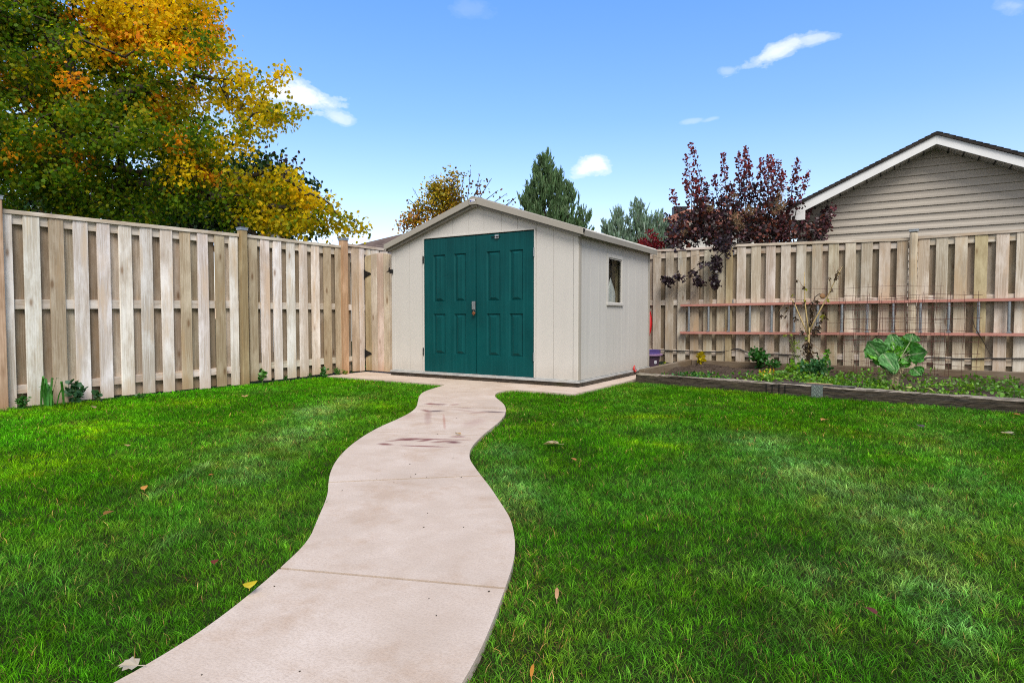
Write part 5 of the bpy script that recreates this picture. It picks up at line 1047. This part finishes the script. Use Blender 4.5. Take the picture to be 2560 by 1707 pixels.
mbc.build('stem', bush, 0, True)
pl = []; pcx = []
for x, y, r, k in [(1050,980,60,150),(1085,1070,50,90),(1190,900,60,160),(1525,830,65,190),(1480,900,50,80),(760,870,40,60),(1030,740,40,50),(480,1130,30,40),(1540,720,40,60)]:
    for _ in range(k*2): a, q = random.uniform(0, 2*PI), r*math.sqrt(random.random()); pl.append(tuple(SB(x+q*math.cos(a), y+q*math.sin(a), 11.0+random.uniform(-.15, .2))))
n = len(pl); v_, f_, c_ = leaves(np.array(pl), rot_rand(n), rng.uniform(.03, .07, n), vary((.36,.23,.13), n, .3), (NARROW[0]*np.array([.22, 1, 1]), NARROW[1])); mesh_np('smoke_plumes', v_, f_, c_, M['leaf'], bush)
# drooping shoots on the yard side of the fence
mbc = MB(); arch = [(-1.95+.0, 10.9, 2.15), onv(1838, 610, 10.36), onv(1805, 634, 10.26), onv(1772, 660, 10.26), onv(1738, 681, 10.25), onv(1708, 694, 10.25), onv(1664, 713, 10.25), (-3.25, 10.2, 1.36)]; mbc.tube(arch, [.010,.009,.008,.007,.006,.005,.004,.003], M['bark'], n=6)
mbc.tube([onv(1800, 640, 10.27), onv(1790, 668, 10.24), onv(1788, 715, 10.24)], [.006,.005,.004], M['bark'], n=5); mbc.build('drooping_stem', bush, 0, True)
L_, S_ = [], []
for x, y, rx, ry, k in [(1662,700,9,9,44),(1672,702,9,8,30),(1680,707,8,8,24),(1692,695,10,7,36),(1699,690,6,6,16),(1671,716,5,4,6),(1713,700,4,4,6),(1733,684,7,8,30),(1744,702,9,8,46),(1752,708,8,8,36),(1757,662,9,8,30),(1776,658,5,5,8),(1790,650,9,9,46),(1788,668,9,9,50),(1796,672,8,8,34),(1784,688,7,7,22),(1786,702,9,8,42),(1794,712,9,7,34),(1785,716,6,4,14),(1800,652,7,6,18),(1800,624,12,8,38),(1815,622,11,9,40),(1783,621,6,5,12),(1820,640,6,6,16),(1795,606,16,8,40),(1815,600,14,9,40),(1705,622,4,3,10),(1686,622,5,4,12)]:
    for _ in range(int(k*1.0)): L_.append(tuple(onv(x+random.gauss(0, rx*.55), y+random.gauss(0, ry*.55), 10.24+random.uniform(-.05, .06)-(.0 if y > 640 else .02)))); S_.append(random.uniform(.035, .065))
n = len(L_); v_, f_, c_ = leaves(np.array(L_), rot_rand(n, np.array([0, -.3, 0])), np.array(S_), vary((.045,.028,.038), n, .4), OVAL); mesh_np('drooping_leaves', v_, f_, c_, M['leafdark'], bush)
# ---------------------------------------------------------------- plants of the vegetable bed
M['stalk'] = flat_mat('pale_stalk', (1, 1, 1), .7, 0, .15, 30, .4, None, True)
def big_leaf(root, base, tip, width, face, col, vein, seed, curl=.25, ruff=.09, name='leaf'):
    """blade from base to tip, 'face' is roughly the direction its upper side looks"""
    r_ = random.Random(seed); b, t_ = Vector(base), Vector(tip); d = (t_-b); L = d.length; d.normalize(); fz = (Vector(face)-d*Vector(face).dot(d)).normalized(); x = d.cross(fz); nu, nv = 14, 18; V, C = [], []
    ph = [r_.uniform(0, 6) for _ in range(5)]
    for j in range(nv+1):
        q = j/nv; w = width*max(.04, (math.sin(PI*min(1, (q*.93+.07)**.8))**.62))*(1+.07*math.sin(q*17+ph[0])+.05*math.sin(q*31+ph[1]))
        if q < .1: w *= q/.1*.8+.2
        for i in range(nu+1):
            s = -1+2*i/nu; e = abs(s)**3; off = ruff*L*e*math.sin(q*15+ph[2]+s*1.2)+ruff*.6*L*e*math.sin(q*29+ph[3])
            y = q*L*(1+.05*e*math.sin(q*9+ph[4])); zz = -curl*L*q*q+.14*width*abs(s)*1.4+off+.012*math.sin(s*16+q*10)
            p = b+d*y+x*(s*w)+fz*zz; V.append(tuple(p))
            vn = math.exp(-(s*w/.0055)**2)*.95*(1-.55*q)
            u_ = (q*7.2-abs(s)*2.1) % 1.; vn = max(vn, math.exp(-((min(u_, 1-u_))/.06)**2)*.17*(1-abs(s)*.7)*(1 if 0 < q < .95 else 0)); k = 1+.22*math.sin(q*11+ph[1]+s*3)
            C.append(tuple(col[c]*k*(1-vn)+vein[c]*vn for c in range(3)))
    F_ = [(j*(nu+1)+i, j*(nu+1)+i+1, (j+1)*(nu+1)+i+1, (j+1)*(nu+1)+i) for j in range(nv) for i in range(nu)]
    return mesh_np(name, np.array(V), np.array(F_), np.array(C), M['leaf'], root, True)
kale = empty('cabbage_plant', 'big leafy green cabbage plant growing behind the front timber', 'plant')
kb = Vector((.045, 7.97, .08)); KV = 7.97
kp = lambda x, y, dv=0.: onv(2140+x/9.8, 820+y/9.8, KV+dv)
mb = MB()
for base, mid, top, r0 in [((870,1450),(840,1200),(740,960),.026),((940,1440),(1000,1180),(1150,980),.024),((900,1450),(900,1150),(950,900),.022)]:
    pts = [kp(*base), kp((base[0]+mid[0])/2, (base[1]+mid[1])/2), kp(*mid), kp((mid[0]+top[0])/2, (mid[1]+top[1])/2), kp(*top)]; pts[0].z = .03
    mb.tube(pts, [r0*1.15, r0*1.2, r0, r0, r0*.8], M['stalk'], (.24,.19,.11), n=9)
    for k in range(60):
        s_ = random.random()*3.99; i = int(s_); c = pts[i].lerp(pts[i+1], s_-i); a = random.uniform(0, 2*PI); c = c+Vector((math.cos(a), math.sin(a), 0))*r0*.95; mb.box(c, (.016, .014, .009), M['stalk'], random.choice([(.42,.36,.20), (.30,.24,.14), (.20,.15,.09), (.46,.42,.24)]), rz=a)
mb.build('stem', kale)
GR = [(.13,.36,.10), (.09,.38,.02), (.14,.45,.015), (.065,.27,.035)]; VN = (.52,.62,.38)
KL = [((590,690),(300,330),.120,(-.2,-1,.25),0,-.10),((560,650),(500,250),.080,(.1,-1,.35),0,.02),((640,720),(215,540),.070,(-.3,-.8,.6),2,-.04),
((940,560),(880,150),.095,(0,-1,.3),0,.06),((1330,330),(1400,125),.080,(.1,-1,.25),0,.02),((1000,620),(760,330),.085,(-.2,-.8,.5),2,.05),((1080,620),(1110,220),.100,(.1,-.9,.5),2,.10),((1200,640),(1290,320),.10,(.2,-.8,.5),1,.12),
((1330,660),(1735,585),.115,(.1,-.95,.25),3,-.06),((1260,600),(1560,400),.10,(.3,-.7,.6),1,.05),((800,760),(400,800),.095,(-.3,-.8,.5),1,.02),((830,840),(560,900),.080,(0,-.9,.5),3,.00),
((690,640),(965,1030),.095,(.15,-1,.05),0,-.20),((1130,760),(1050,950),.10,(.1,-1,.3),1,.02),((1180,740),(1330,850),.085,(.3,-.8,.4),1,.0),((980,640),(1150,560),.085,(0,-.8,.6),2,-.08),
((1400,985),(1600,1165),.075,(.2,-1,.3),3,-.08),((940,1000),(905,1110),.04,(0,-1,.2),0,-.12),((900,780),(1010,640),.09,(0,-.9,.4),1,.06)]
for k, (b, t_, w, fc, g_, dv) in enumerate(KL):
    B_, T_ = kp(*b, dv*.3+.02), kp(*t_, dv+random.uniform(-.03, .03)); big_leaf(kale, B_, T_, w, fc, GR[g_], VN, k+3, curl=.12, ruff=.04)
mb = MB()
for k, (b, t_, w, fc, g_, dv) in enumerate(KL):
    o_ = kp(*[(740,960),(950,930),(1150,980)][k % 3]); B_ = kp(*b, dv*.3+.02); m = (o_+B_)/2-Vector((0, 0, .01)); mb.tube([o_, m, B_], [.006, .005, .004], M['stalk'], (.42,.50,.26), n=6)
mb.build('leaf_stalks', kale)
# dried sunflower-like plant
dp_ = empty('dried_plant', 'dried brown stalks of a dead tall plant with a drooping seed head against the fence', 'plant')
DV = 9.93; dpp = lambda x, y, dv=0: onv(1940+x/5.6, 650+y/5.6, DV+dv)
mb = MB(); ST = (.50,.37,.16)
for pts, r in [([(440,1460),(450,1250),(460,1050),(470,940)],[.016,.017,.018,.014]),([(462,1050),(430,800),(405,600),(395,400),(397,170)],[.014,.011,.010,.007,.003]),([(470,1020),(520,880),(640,660),(740,470),(830,280),(930,90)],[.014,.012,.010,.008,.006,.002]),([(450,1060),(400,940),(330,780),(255,600),(220,545)],[.012,.010,.009,.007,.006]),([(220,545),(130,600),(60,690),(0,800)],[.004,.003,.003,.002]),([(380,380),(330,300),(285,240)],[.004,.003,.002]),([(840,240),(820,130),(800,75)],[.004,.003,.002]),([(850,200),(880,120),(910,90)],[.003,.003,.002]),([(770,380),(765,300),(735,235)],[.004,.003,.002]),([(425,1120),(460,1260),(485,1390)],[.007,.006,.005]),([(520,1190),(620,1260),(690,1310)],[.004,.003,.002])]:
    mb.tube([dpp(*p, random.uniform(-.015, .015)) for p in pts], r, M['stalk'], ST if r[0] > .005 else (.33,.21,.12), n=7)
mb.tube([dpp(480,880), dpp(500,680), dpp(545,520), dpp(610,470), dpp(650,490)], [.008,.008,.008,.007,.006], M['stalk'], (.09,.06,.04), n=7); mb.build('stem', dp_, 0, True)
mb = MB(); c0 = dpp(650, 505); 
mb.lathe([(.001, -.018), (.03, -.014), (.043, 0), (.03, .012), (.001, .015)], (0, 0, 0), M['stalk'], (.21,.10,.03), n=18)
rot = Matrix.Rotation(R(62), 3, 'X') @ Matrix.Rotation(R(25), 3, 'Y')
mb.v = [tuple(c0+rot @ Vector(v)) for v in mb.v]; mb.build('seed_head', dp_, 0, True)
L_, C_, S_ = [], [], []
for x, y, rx, ry, k, c in [(500,640,20,60,16,0),(520,700,16,50,10,0),(450,1200,45,90,60,0),(480,1340,25,60,26,0),(440,1330,30,50,20,0),(540,1000,30,40,18,0),(600,930,26,40,16,0),(275,820,14,40,8,0),(385,620,14,40,8,0),(150,700,12,50,7,0),(80,770,8,10,3,0),(360,1000,10,25,4,0),(395,370,10,30,7,0),(850,250,12,40,7,0),(785,400,10,20,4,0),(690,770,14,50,8,0),(620,850,14,30,6,0),(300,290,12,14,3,0),(740,260,10,20,3,0),(860,180,8,30,4,0),(500,780,14,60,10,0),(490,860,14,40,8,0),(405,390,8,12,2,1),(740,560,16,22,4,1),(655,780,14,28,5,1),(240,480,8,22,2,1),(400,550,8,10,2,1),(570,580,26,20,10,0),(230,600,12,20,4,0),(370,1270,14,40,5,0),(570,1290,10,10,2,0),(590,1360,10,10,2,0)]:
    for _ in range(k*2): L_.append(tuple(dpp(x+random.gauss(0, rx*.6), y+random.gauss(0, ry*.6), random.uniform(-.05, .04)))); C_.append((.30,.33,.02) if c else random.choice([(.075,.050,.035), (.13,.085,.055), (.05,.035,.025), (.19,.13,.08)])); S_.append(random.uniform(.03, .065))
n = len(L_); v_, f_, c_ = leaves(np.array(L_), rot_rand(n, np.array([0, 0, -1.2])), np.array(S_), np.array(C_), (NARROW[0]*np.array([1.3, 1, 3]), NARROW[1])); mesh_np('dead_leaves', v_, f_, c_, M['leaf'], dp_)
# small bushy herbs: clumps of leaves on short stems
def herb(name, label, c, rad, h, k, size, cols, shape=OVAL, stems=7, up=.5, cat='plant', group=None, stemcol=(.12,.22,.04)):
    root = empty(name, label, cat, group=group); c = Vector(c); L_, C_ = [], []; mb = MB(); tips = []
    for i in range(stems):
        a, q = random.uniform(0, 2*PI), rad*math.sqrt(random.random()); tp = c+Vector((math.cos(a)*q, math.sin(a)*q, h*random.uniform(.6, 1)*(1-.35*(q/rad)**2))); m = (c+tp)/2+Vector((0, 0, h*.12)); mb.tube([c, m, tp], [.0035, .003, .0015], M['stalk'], stemcol, n=4); tips.append((m, tp))
    mb.build('stem', root)
    for i in range(k): m, tp = random.choice(tips); s_ = random.random()**.6; p = (c.lerp(m, s_*2) if s_ < .5 else m.lerp(tp, s_*2-1))+Vector([random.gauss(0, rad*.16) for _ in range(3)]); p.z = max(p.z, c.z+.004); L_.append(tuple(p)); C_.append(random.choice(cols))
    n = len(L_); cc = np.array(C_)*(1+rng.uniform(-.3, .35, (n, 1))); v_, f_, c_ = leaves(np.array(L_), rot_rand(n, np.array([0, -.2, up])), rng.uniform(size*.6, size*1.25, n), cc, shape); mesh_np('foliage', v_, f_, c_, M['leaf'], root); return root
q4 = lambda x, y, v: onv(1500+x/2.219, 300+y/2.219, v)
g1_, g2_, g3_ = (.035,.15,.022), (.12,.30,.02), (.22,.42,.025)
p = q4(890, 1345, 10.10); herb('herb_bush', 'round dark green herb bush at the rear edge of the bed', (p.x, 10.10, .10), .15, .30, 330, .055, [g1_, (.035,.14,.025)], OVAL, 16)
p = q4(965, 1350, 10.05); herb('herb_bush', 'low dark green sprig spreading right of the round herb bush', (p.x, 10.05, .10), .12, .13, 90, .045, [g1_, (.04,.15,.03)], OVAL, 8)
p = q4(548, 1330, 10.18); herb('yellow_plant', 'small yellow-leaved seedling at the rear left corner of the bed', (p.x+.03, 10.19, .10), .085, .23, 34, .075, [(.58,.46,.01), (.50,.42,.01)], OVAL, 5, .3, stemcol=(.3,.25,.03))
p = q4(350, 1335, 10.3); herb('weed', 'tiny yellowish weed at the fence foot beside the plant pots', (p.x, 10.28, .02), .05, .12, 16, .04, [(.25,.28,.02), (.12,.2,.02)], OVAL, 3, cat='weed')
p = q4(1190, 1400, 8.7); herb('herb_bush', 'blue-green parsley clump in the middle of the bed below the dried plant', (p.x, 8.75, .09), .20, .24, 520, .042, [(.045,.16,.055), (.035,.13,.04), (.06,.19,.05)], MAPLE_S, 20)
p = q4(1115, 1400, 8.9); herb('herb_bush', 'bright green leafy clump left of the blue-green parsley', (p.x, 8.95, .09), .20, .20, 380, .045, [g2_, g3_], OVAL, 14)
p = q4(940, 1425, 8.3); herb('yellow_plant', 'orange-yellow feathery leaf lying just behind the front timber', (p.x, 8.15, .10), .10, .07, 40, .07, [(.60,.33,.01), (.62,.42,.02)], NARROW, 5, .8)
# dill with umbels, and a green sprig
dl_ = empty('dill_plant', 'spindly yellow-green dill plant with flat flower heads left of the dried stalks', 'plant'); mb = MB(); dpt = lambda x, y, v=9.5: onv(1940+x/5.6, 650+y/5.6, v)
UM = [(125,1058,24),(215,1050,22),(265,1160,34),(310,1235,26),(425,1095,20),(235,1430,20)]; hub = dpt(330, 1420)
mb.tube([dpt(400,1560), hub, dpt(265,1300), dpt(245,1170)], [.005,.004,.003,.002], M['stalk'], (.16,.22,.06), n=5)
for x, y, r in UM: mb.tube([dpt(270 if y < 1300 else 330, 1290 if y < 1300 else 1440), dpt((x+262)/2, (y+1240)/2-10), dpt(x, y)], [.003,.002,.0015], M['stalk'], (.20,.27,.07), n=4)
mb.build('stem', dl_); L_ = []
for x, y, r in UM:
    for _ in range(40): a, q = random.uniform(0, 2*PI), math.sqrt(random.random()); L_.append(tuple(dpt(x+r*q*math.cos(a), y+r*.42*q*math.sin(a))+Vector((0, random.gauss(0, .02), 0))))
for _ in range(130): L_.append(tuple(dpt(random.uniform(215, 340), random.uniform(1120, 1400))+Vector((0, random.gauss(0, .03), 0))))
for _ in range(160): L_.append(tuple(dpt(random.uniform(300, 460), random.uniform(1400, 1540))+Vector((0, random.gauss(0, .05), 0))))
n = len(L_); v_, f_, c_ = leaves(np.array(L_), rot_rand(n), rng.uniform(.012, .030, n), vary((.24,.33,.03), n, .35), NARROW); mesh_np('foliage', v_, f_, c_, M['leaf'], dl_)
p = dpt(690, 1440, 9.8); herb('sprig', 'upright bright green sprig right of the dried stalks', (p.x, 9.8, .10), .06, .38, 70, .045, [g2_, (.10,.27,.03)], OVAL, 5, .2)
# creeping weeds all over the bed
def bedv(u, f): lo = 7.75-(u+2.86)*.1703+.20; return lo+(10.15-lo)*f
L_, C_ = [], []
def weeds(u0, u1, f0, f1, k, cols, hmax=.10, s=.10):
    for _ in range(int(k*.72)):
        u = random.uniform(u0, u1); f = f0+(f1-f0)*random.random(); v = bedv(u, f); h = hmax*random.uniform(.4, 1)
        for _ in range(random.randint(7, 15)): L_.append((u+random.gauss(0, s*.5), v+random.gauss(0, s*.5), bedz(u, v)+.01+h*random.random())); C_.append(random.choice(cols))
weeds(-2.60, -1.95, 0, .30, 30, [(.05,.19,.05), g1_, g2_], .08); weeds(-2.0, -1.3, .0, .5, 12, [g2_, (.05,.17,.03)], .06)
weeds(-1.55, -.75, 0, .28, 60, [g2_, g3_, (.10,.25,.03)], .11); weeds(-1.3, -.2, .28, .7, 50, [g2_, (.11,.24,.03), (.16,.22,.04)], .12)
weeds(-.75, .0, 0, .35, 80, [g2_, g3_, (.10,.26,.02)], .12); weeds(-.2, .75, .0, .5, 90, [g2_, g3_, (.13,.23,.04)], .12); weeds(.7, 2.4, 0, .6, 190, [g2_, (.10,.25,.025), (.14,.24,.05)], .12); weeds(-.3, 2.4, .5, .85, 60, [g2_, (.14,.22,.05)], .10)
n = len(L_); cc = np.array(C_)*(1+rng.uniform(-.35, .35, (n, 1))); v_, f_, c_ = leaves(np.array(L_), rot_rand(n, np.array([0, -.2, .6])), rng.uniform(.018, .044, n), cc, OVAL); tag(mesh_np('ground_cover', v_, f_, c_, M['leaf']), 'low green weeds and seedlings covering the vegetable bed', 'weeds', kind='stuff')
# clods of earth and litter in the bed
L_ = []; mb = MB()
for _ in range(420):
    u = random.uniform(-2.7, 2.4); v = bedv(u, random.random()); s = random.uniform(.008, .028); mb.box((u, v, bedz(u, v)+s*.2), (s*1.3, s, s*.7), M['soil'], rot=Euler((random.uniform(0, 3), random.uniform(0, 3), random.uniform(0, 3))).to_matrix(), warp=s*.2)
tag(mb.build('soil_clods'), 'crumbs of earth strewn over the bed soil', 'soil clods', kind='stuff')
# ---------------------------------------------------------------- weeds growing along the left fence
wd = lambda x, y: (lambda p: (p.x+.03, p.y))(onz(40+x/7.35, 880+y/7.35, .02))
def at_fence(x, y, reg): s, ox, oy = reg; p = onz(ox+x/s, oy+y/s, .02); return p.x, p.y
WDR, WER = (7.35, 40, 880), (6.19, 560, 880)
root = empty('bulb_plant', 'clump of upright strappy bright green leaves at the foot of the left fence', 'plant'); x_, y_ = at_fence(640, 960, WDR); mb = MB()
for k in range(13):
    a = random.uniform(0, 2*PI); h = random.uniform(.16, .30); o_ = random.uniform(.03, .10); c = Vector((x_+.03+random.gauss(0, .02), y_+random.gauss(0, .04), 0)); d = Vector((math.cos(a)*o_, math.sin(a)*o_, 0)); pts = [c, c+d*.3+Vector((0, 0, h*.55)), c+d*.8+Vector((0, 0, h)), c+d*1.5+Vector((0, 0, h*.93))]
    x2 = Vector((-math.sin(a), math.cos(a), 0))*.012; vs = []
    for p_, w in zip(pts, (.7, 1., .8, .1)): vs += [p_-x2*w, p_+d.normalized()*.003, p_+x2*w]
    mb.add(vs, [(i*3+j, i*3+j+1, (i+1)*3+j+1, (i+1)*3+j) for i in range(3) for j in range(2)], M['leaf'], jit((.06,.24,.035), .3))
mb.build('leaf_blades', root)
for (px, py, reg, rad, h, k, sz, cols, lab, dx, zb) in [
    (1080,900,WDR,.12,.36,60,.075,[(.030,.10,.045),(.04,.13,.05)],'dark blue-green leafy weed poking out between boards, right of the strappy plant',.02,0),
    (1515,880,WDR,.07,.20,40,.06,[(.05,.13,.055),(.06,.16,.06)],'grey-green weed inside a fence gap, two boards right of the strappy plant',-.02,0),
    (155,1010,WDR,.09,.22,110,.05,[(.04,.17,.02)],'tall grass tuft in the leftmost fence gap',-.02,0),
    (2290,830,WDR,.06,.09,30,.04,[(.05,.16,.03)],'low green weed under the seventh fence gap',-.01,0),
    (555,470,WER,.07,.33,34,.065,[(.08,.25,.025),(.06,.20,.03)],'light green vine trailing down between boards just right of the second post',.03,0),
    (730,430,WER,.06,.16,40,.04,[(.04,.14,.02)],'short grassy weed at the foot of the second fence section',-.01,0),
    (950,420,WER,.07,.13,50,.04,[(.04,.15,.02)],'grassy tuft under the second section of the left fence',.0,0),
    (1520,380,WER,.07,.28,40,.055,[(.04,.15,.03),(.05,.18,.03)],'drooping green weed between the last boards before the third post',.02,0),
    (1700,350,WER,.08,.20,90,.05,[(.04,.17,.02),(.06,.2,.02)],'grassy weed tuft at the foot of the third post',.05,0),
    (1790,340,WER,.06,.07,50,.035,[(.10,.20,.03),(.3,.32,.05)],'small yellow-flecked weed where the third post meets the slab',.10,.02),
    (1960,310,WER,.07,.08,60,.035,[(.07,.24,.03)],'low bright green weed on the slab corner before the gate',.03,.02),
    (2120,300,WER,.05,.17,60,.04,[(.06,.21,.04)],'bushy green weed beside the lower gate hinge',.05,.02),
    (1330,400,WER,.05,.12,30,.05,[(.035,.12,.02)],'dark tuft in a gap of the second section of the left fence',-.02,0)]:
    x_, y_ = at_fence(px, py, reg); herb('weed', lab, (x_+dx+.02, y_, zb), rad*.65, h*.72, k, sz*.8, cols, NARROW if 'grass' in lab or 'tuft' in lab else OVAL, 6, .5 if 'grass' not in lab else -.2, 'weed', 'weeds along the left fence')
# ---------------------------------------------------------------- fallen leaves
def fallen(px, py, size, col, label, shape=MAPLE_T, z=.045, rz=0, src=None, tilt=.18, cat='leaf'):
    size *= .78
    z = .032 if z == .045 else z; p = onz(px, py, z); mb = MB(); e = Euler((random.uniform(-tilt, tilt)+.03, random.uniform(-tilt, tilt), rz)).to_matrix(); T, F_ = shape
    vs = [e @ Vector((q[0]*size, (q[1]-.5)*size, q[2]*size*1.6+.12*size*(q[0]*2)**2)) + p for q in T]; n0 = len(vs); dn = e @ Vector((0, 0, -.0012))
    mb.add(vs, [tuple(dict.fromkeys(f)) for f in F_], M['leaf'], col); mb.tube([e @ Vector((0, -.5*size, 0))+p, e @ Vector((.05*size, -.85*size, -.02*size))+p], .0012, M['stalk'], tuple(q*.7 for q in col), n=4)
    o = mb.build('fallen_leaf'); tag(o, label, cat, 'fallen leaves'); return o
fallen(1378, 1108, .13, (.56,.44,.25), 'large pale maple leaf on the grass right of the path', rz=1.9)
fallen(2516, 1082, .10, (.50,.43,.27), 'pale tan leaf on the lawn near the right edge of the photo', rz=.6)
fallen(2059, 1049, .085, (.62,.33,.10), 'orange maple leaf on the lawn below the diamond tread plate', rz=2.6)
fallen(627, 1463, .055, (.58,.46,.02), 'bright yellow round leaf touching the left edge of the path', ROUND, rz=.8, z=.05)
fallen(320, 1662, .060, (.55,.47,.38), 'crumpled whitish leaf at the lower left edge of the path', rz=2.2)
fallen(1331, 1675, .045, (.70,.28,.04), 'small orange leaf standing in the grass at the bottom of the photo', NARROW, rz=.2, tilt=.9)
fallen(1392, 1482, .050, (.55,.30,.16), 'narrow tan leaf in the grass right of the lower path', NARROW, rz=.5, tilt=.6)
fallen(318, 1114, .07, (.55,.36,.16), 'tan leaf on the upper left lawn, the farther of two near the fence gap', OVAL, rz=1.2)
fallen(361, 1219, .055, (.66,.30,.06), 'small orange oval leaf in the middle of the left lawn', OVAL, rz=1.0)
fallen(272, 1282, .060, (.30,.14,.03), 'brown curled leaf below the orange oval leaf on the left lawn', OVAL, rz=.3)
fallen(529, 1186, .035, (.60,.16,.04), 'tiny red-orange leaf on the left lawn nearest the path bend', OVAL, rz=.3)
fallen(612, 990, .09, (.60,.38,.16), 'pale orange leaf on the far left lawn near the second post', rz=1.)
fallen(233, 1018, .085, (.40,.28,.15), 'brown leaf close to the fence at the far left lawn', OVAL, rz=1.5)
fallen(1434, 1147, .045, (.50,.22,.06), 'small brown-orange leaf below and right of the large pale maple leaf', rz=1.0)
fallen(2300, 1064, .08, (.12,.09,.08), 'dark leaf on the far right lawn beyond the pale streak', rz=.5)
fallen(2176, 1526, .05, (.16,.03,.02), 'dark red leaf on the lower right lawn', OVAL, rz=.9)
fallen(537, 1404, .045, (.20,.04,.02), 'dark red-brown leaf on the lawn left of the path joint', OVAL, rz=.9)
fallen(1145, 1084, .065, (.55,.35,.15), 'curled tan leaf lying on the concrete path', OVAL, rz=1.2, z=.030, tilt=.2)
fallen(2100+880/5.113*1., 780+970/5.113, .08, (.60,.55,.20), 'yellow leaf behind the timber at the foot of the cabbage plant', ROUND, z=.15, rz=.3)
fallen(2100+1130/5.113, 780+995/5.113, .10, (.62,.58,.22), 'pale yellow leaf behind the timber, right of the cabbage plant', ROUND, z=.15, rz=1.3)
fallen(790, 918, .07, (.66,.50,.30), 'pale leaf by the third post at the slab edge', OVAL, z=.03, rz=.3)
fallen(2540, 1035, .06, (.45,.18,.05), 'brown-orange leaf just below the timber at the right edge', z=.045, rz=1.)
# tiny grit and debris on the concrete
mb = MB()
for _ in range(34):
    s_ = random.random(); i = int(s_*(len(LP)-1)); j = int(s_*(len(RP)-1)); k = random.uniform(.05, .95); x_ = LP[i][0]*(1-k)+RP[j][0]*k; y_ = LP[i][1]*(1-k)+RP[j][1]*k; s = random.uniform(.002, .0045)
    mb.box((x_, y_, JZ+s*.3), (s*1.5, s, s*.7), M['bark'], rz=random.uniform(0, 3), warp=.001)
tag(mb.build('debris'), 'scattered specks of dirt on the concrete path', 'debris', kind='stuff')
# ---------------------------------------------------------------- tidy: put every thing's origin at its own base
bpy.context.view_layer.update()
def kids(o): return [c for c in bpy.data.objects if c.parent == o]
for o in list(COL.objects):
    if o.parent or o.type not in ('EMPTY', 'MESH') or o.get('kind') in ('structure', 'stuff'): continue
    if o.type == 'EMPTY':
        if o.location.length > 1e-6: continue
        pts = [v.co for c in kids(o) if c.type == 'MESH' for v in c.data.vertices]
    else: pts = [v.co for v in o.data.vertices]
    if not pts: continue
    a = np.array([tuple(p) for p in pts]); lo, hi = a.min(0), a.max(0); b = Vector(((lo[0]+hi[0])/2, (lo[1]+hi[1])/2, lo[2]))
    if o.type == 'MESH': o.data.transform(Matrix.Translation(-b)); o.location = b
    else:
        o.location = b
        for c in kids(o): c.location = c.location-b
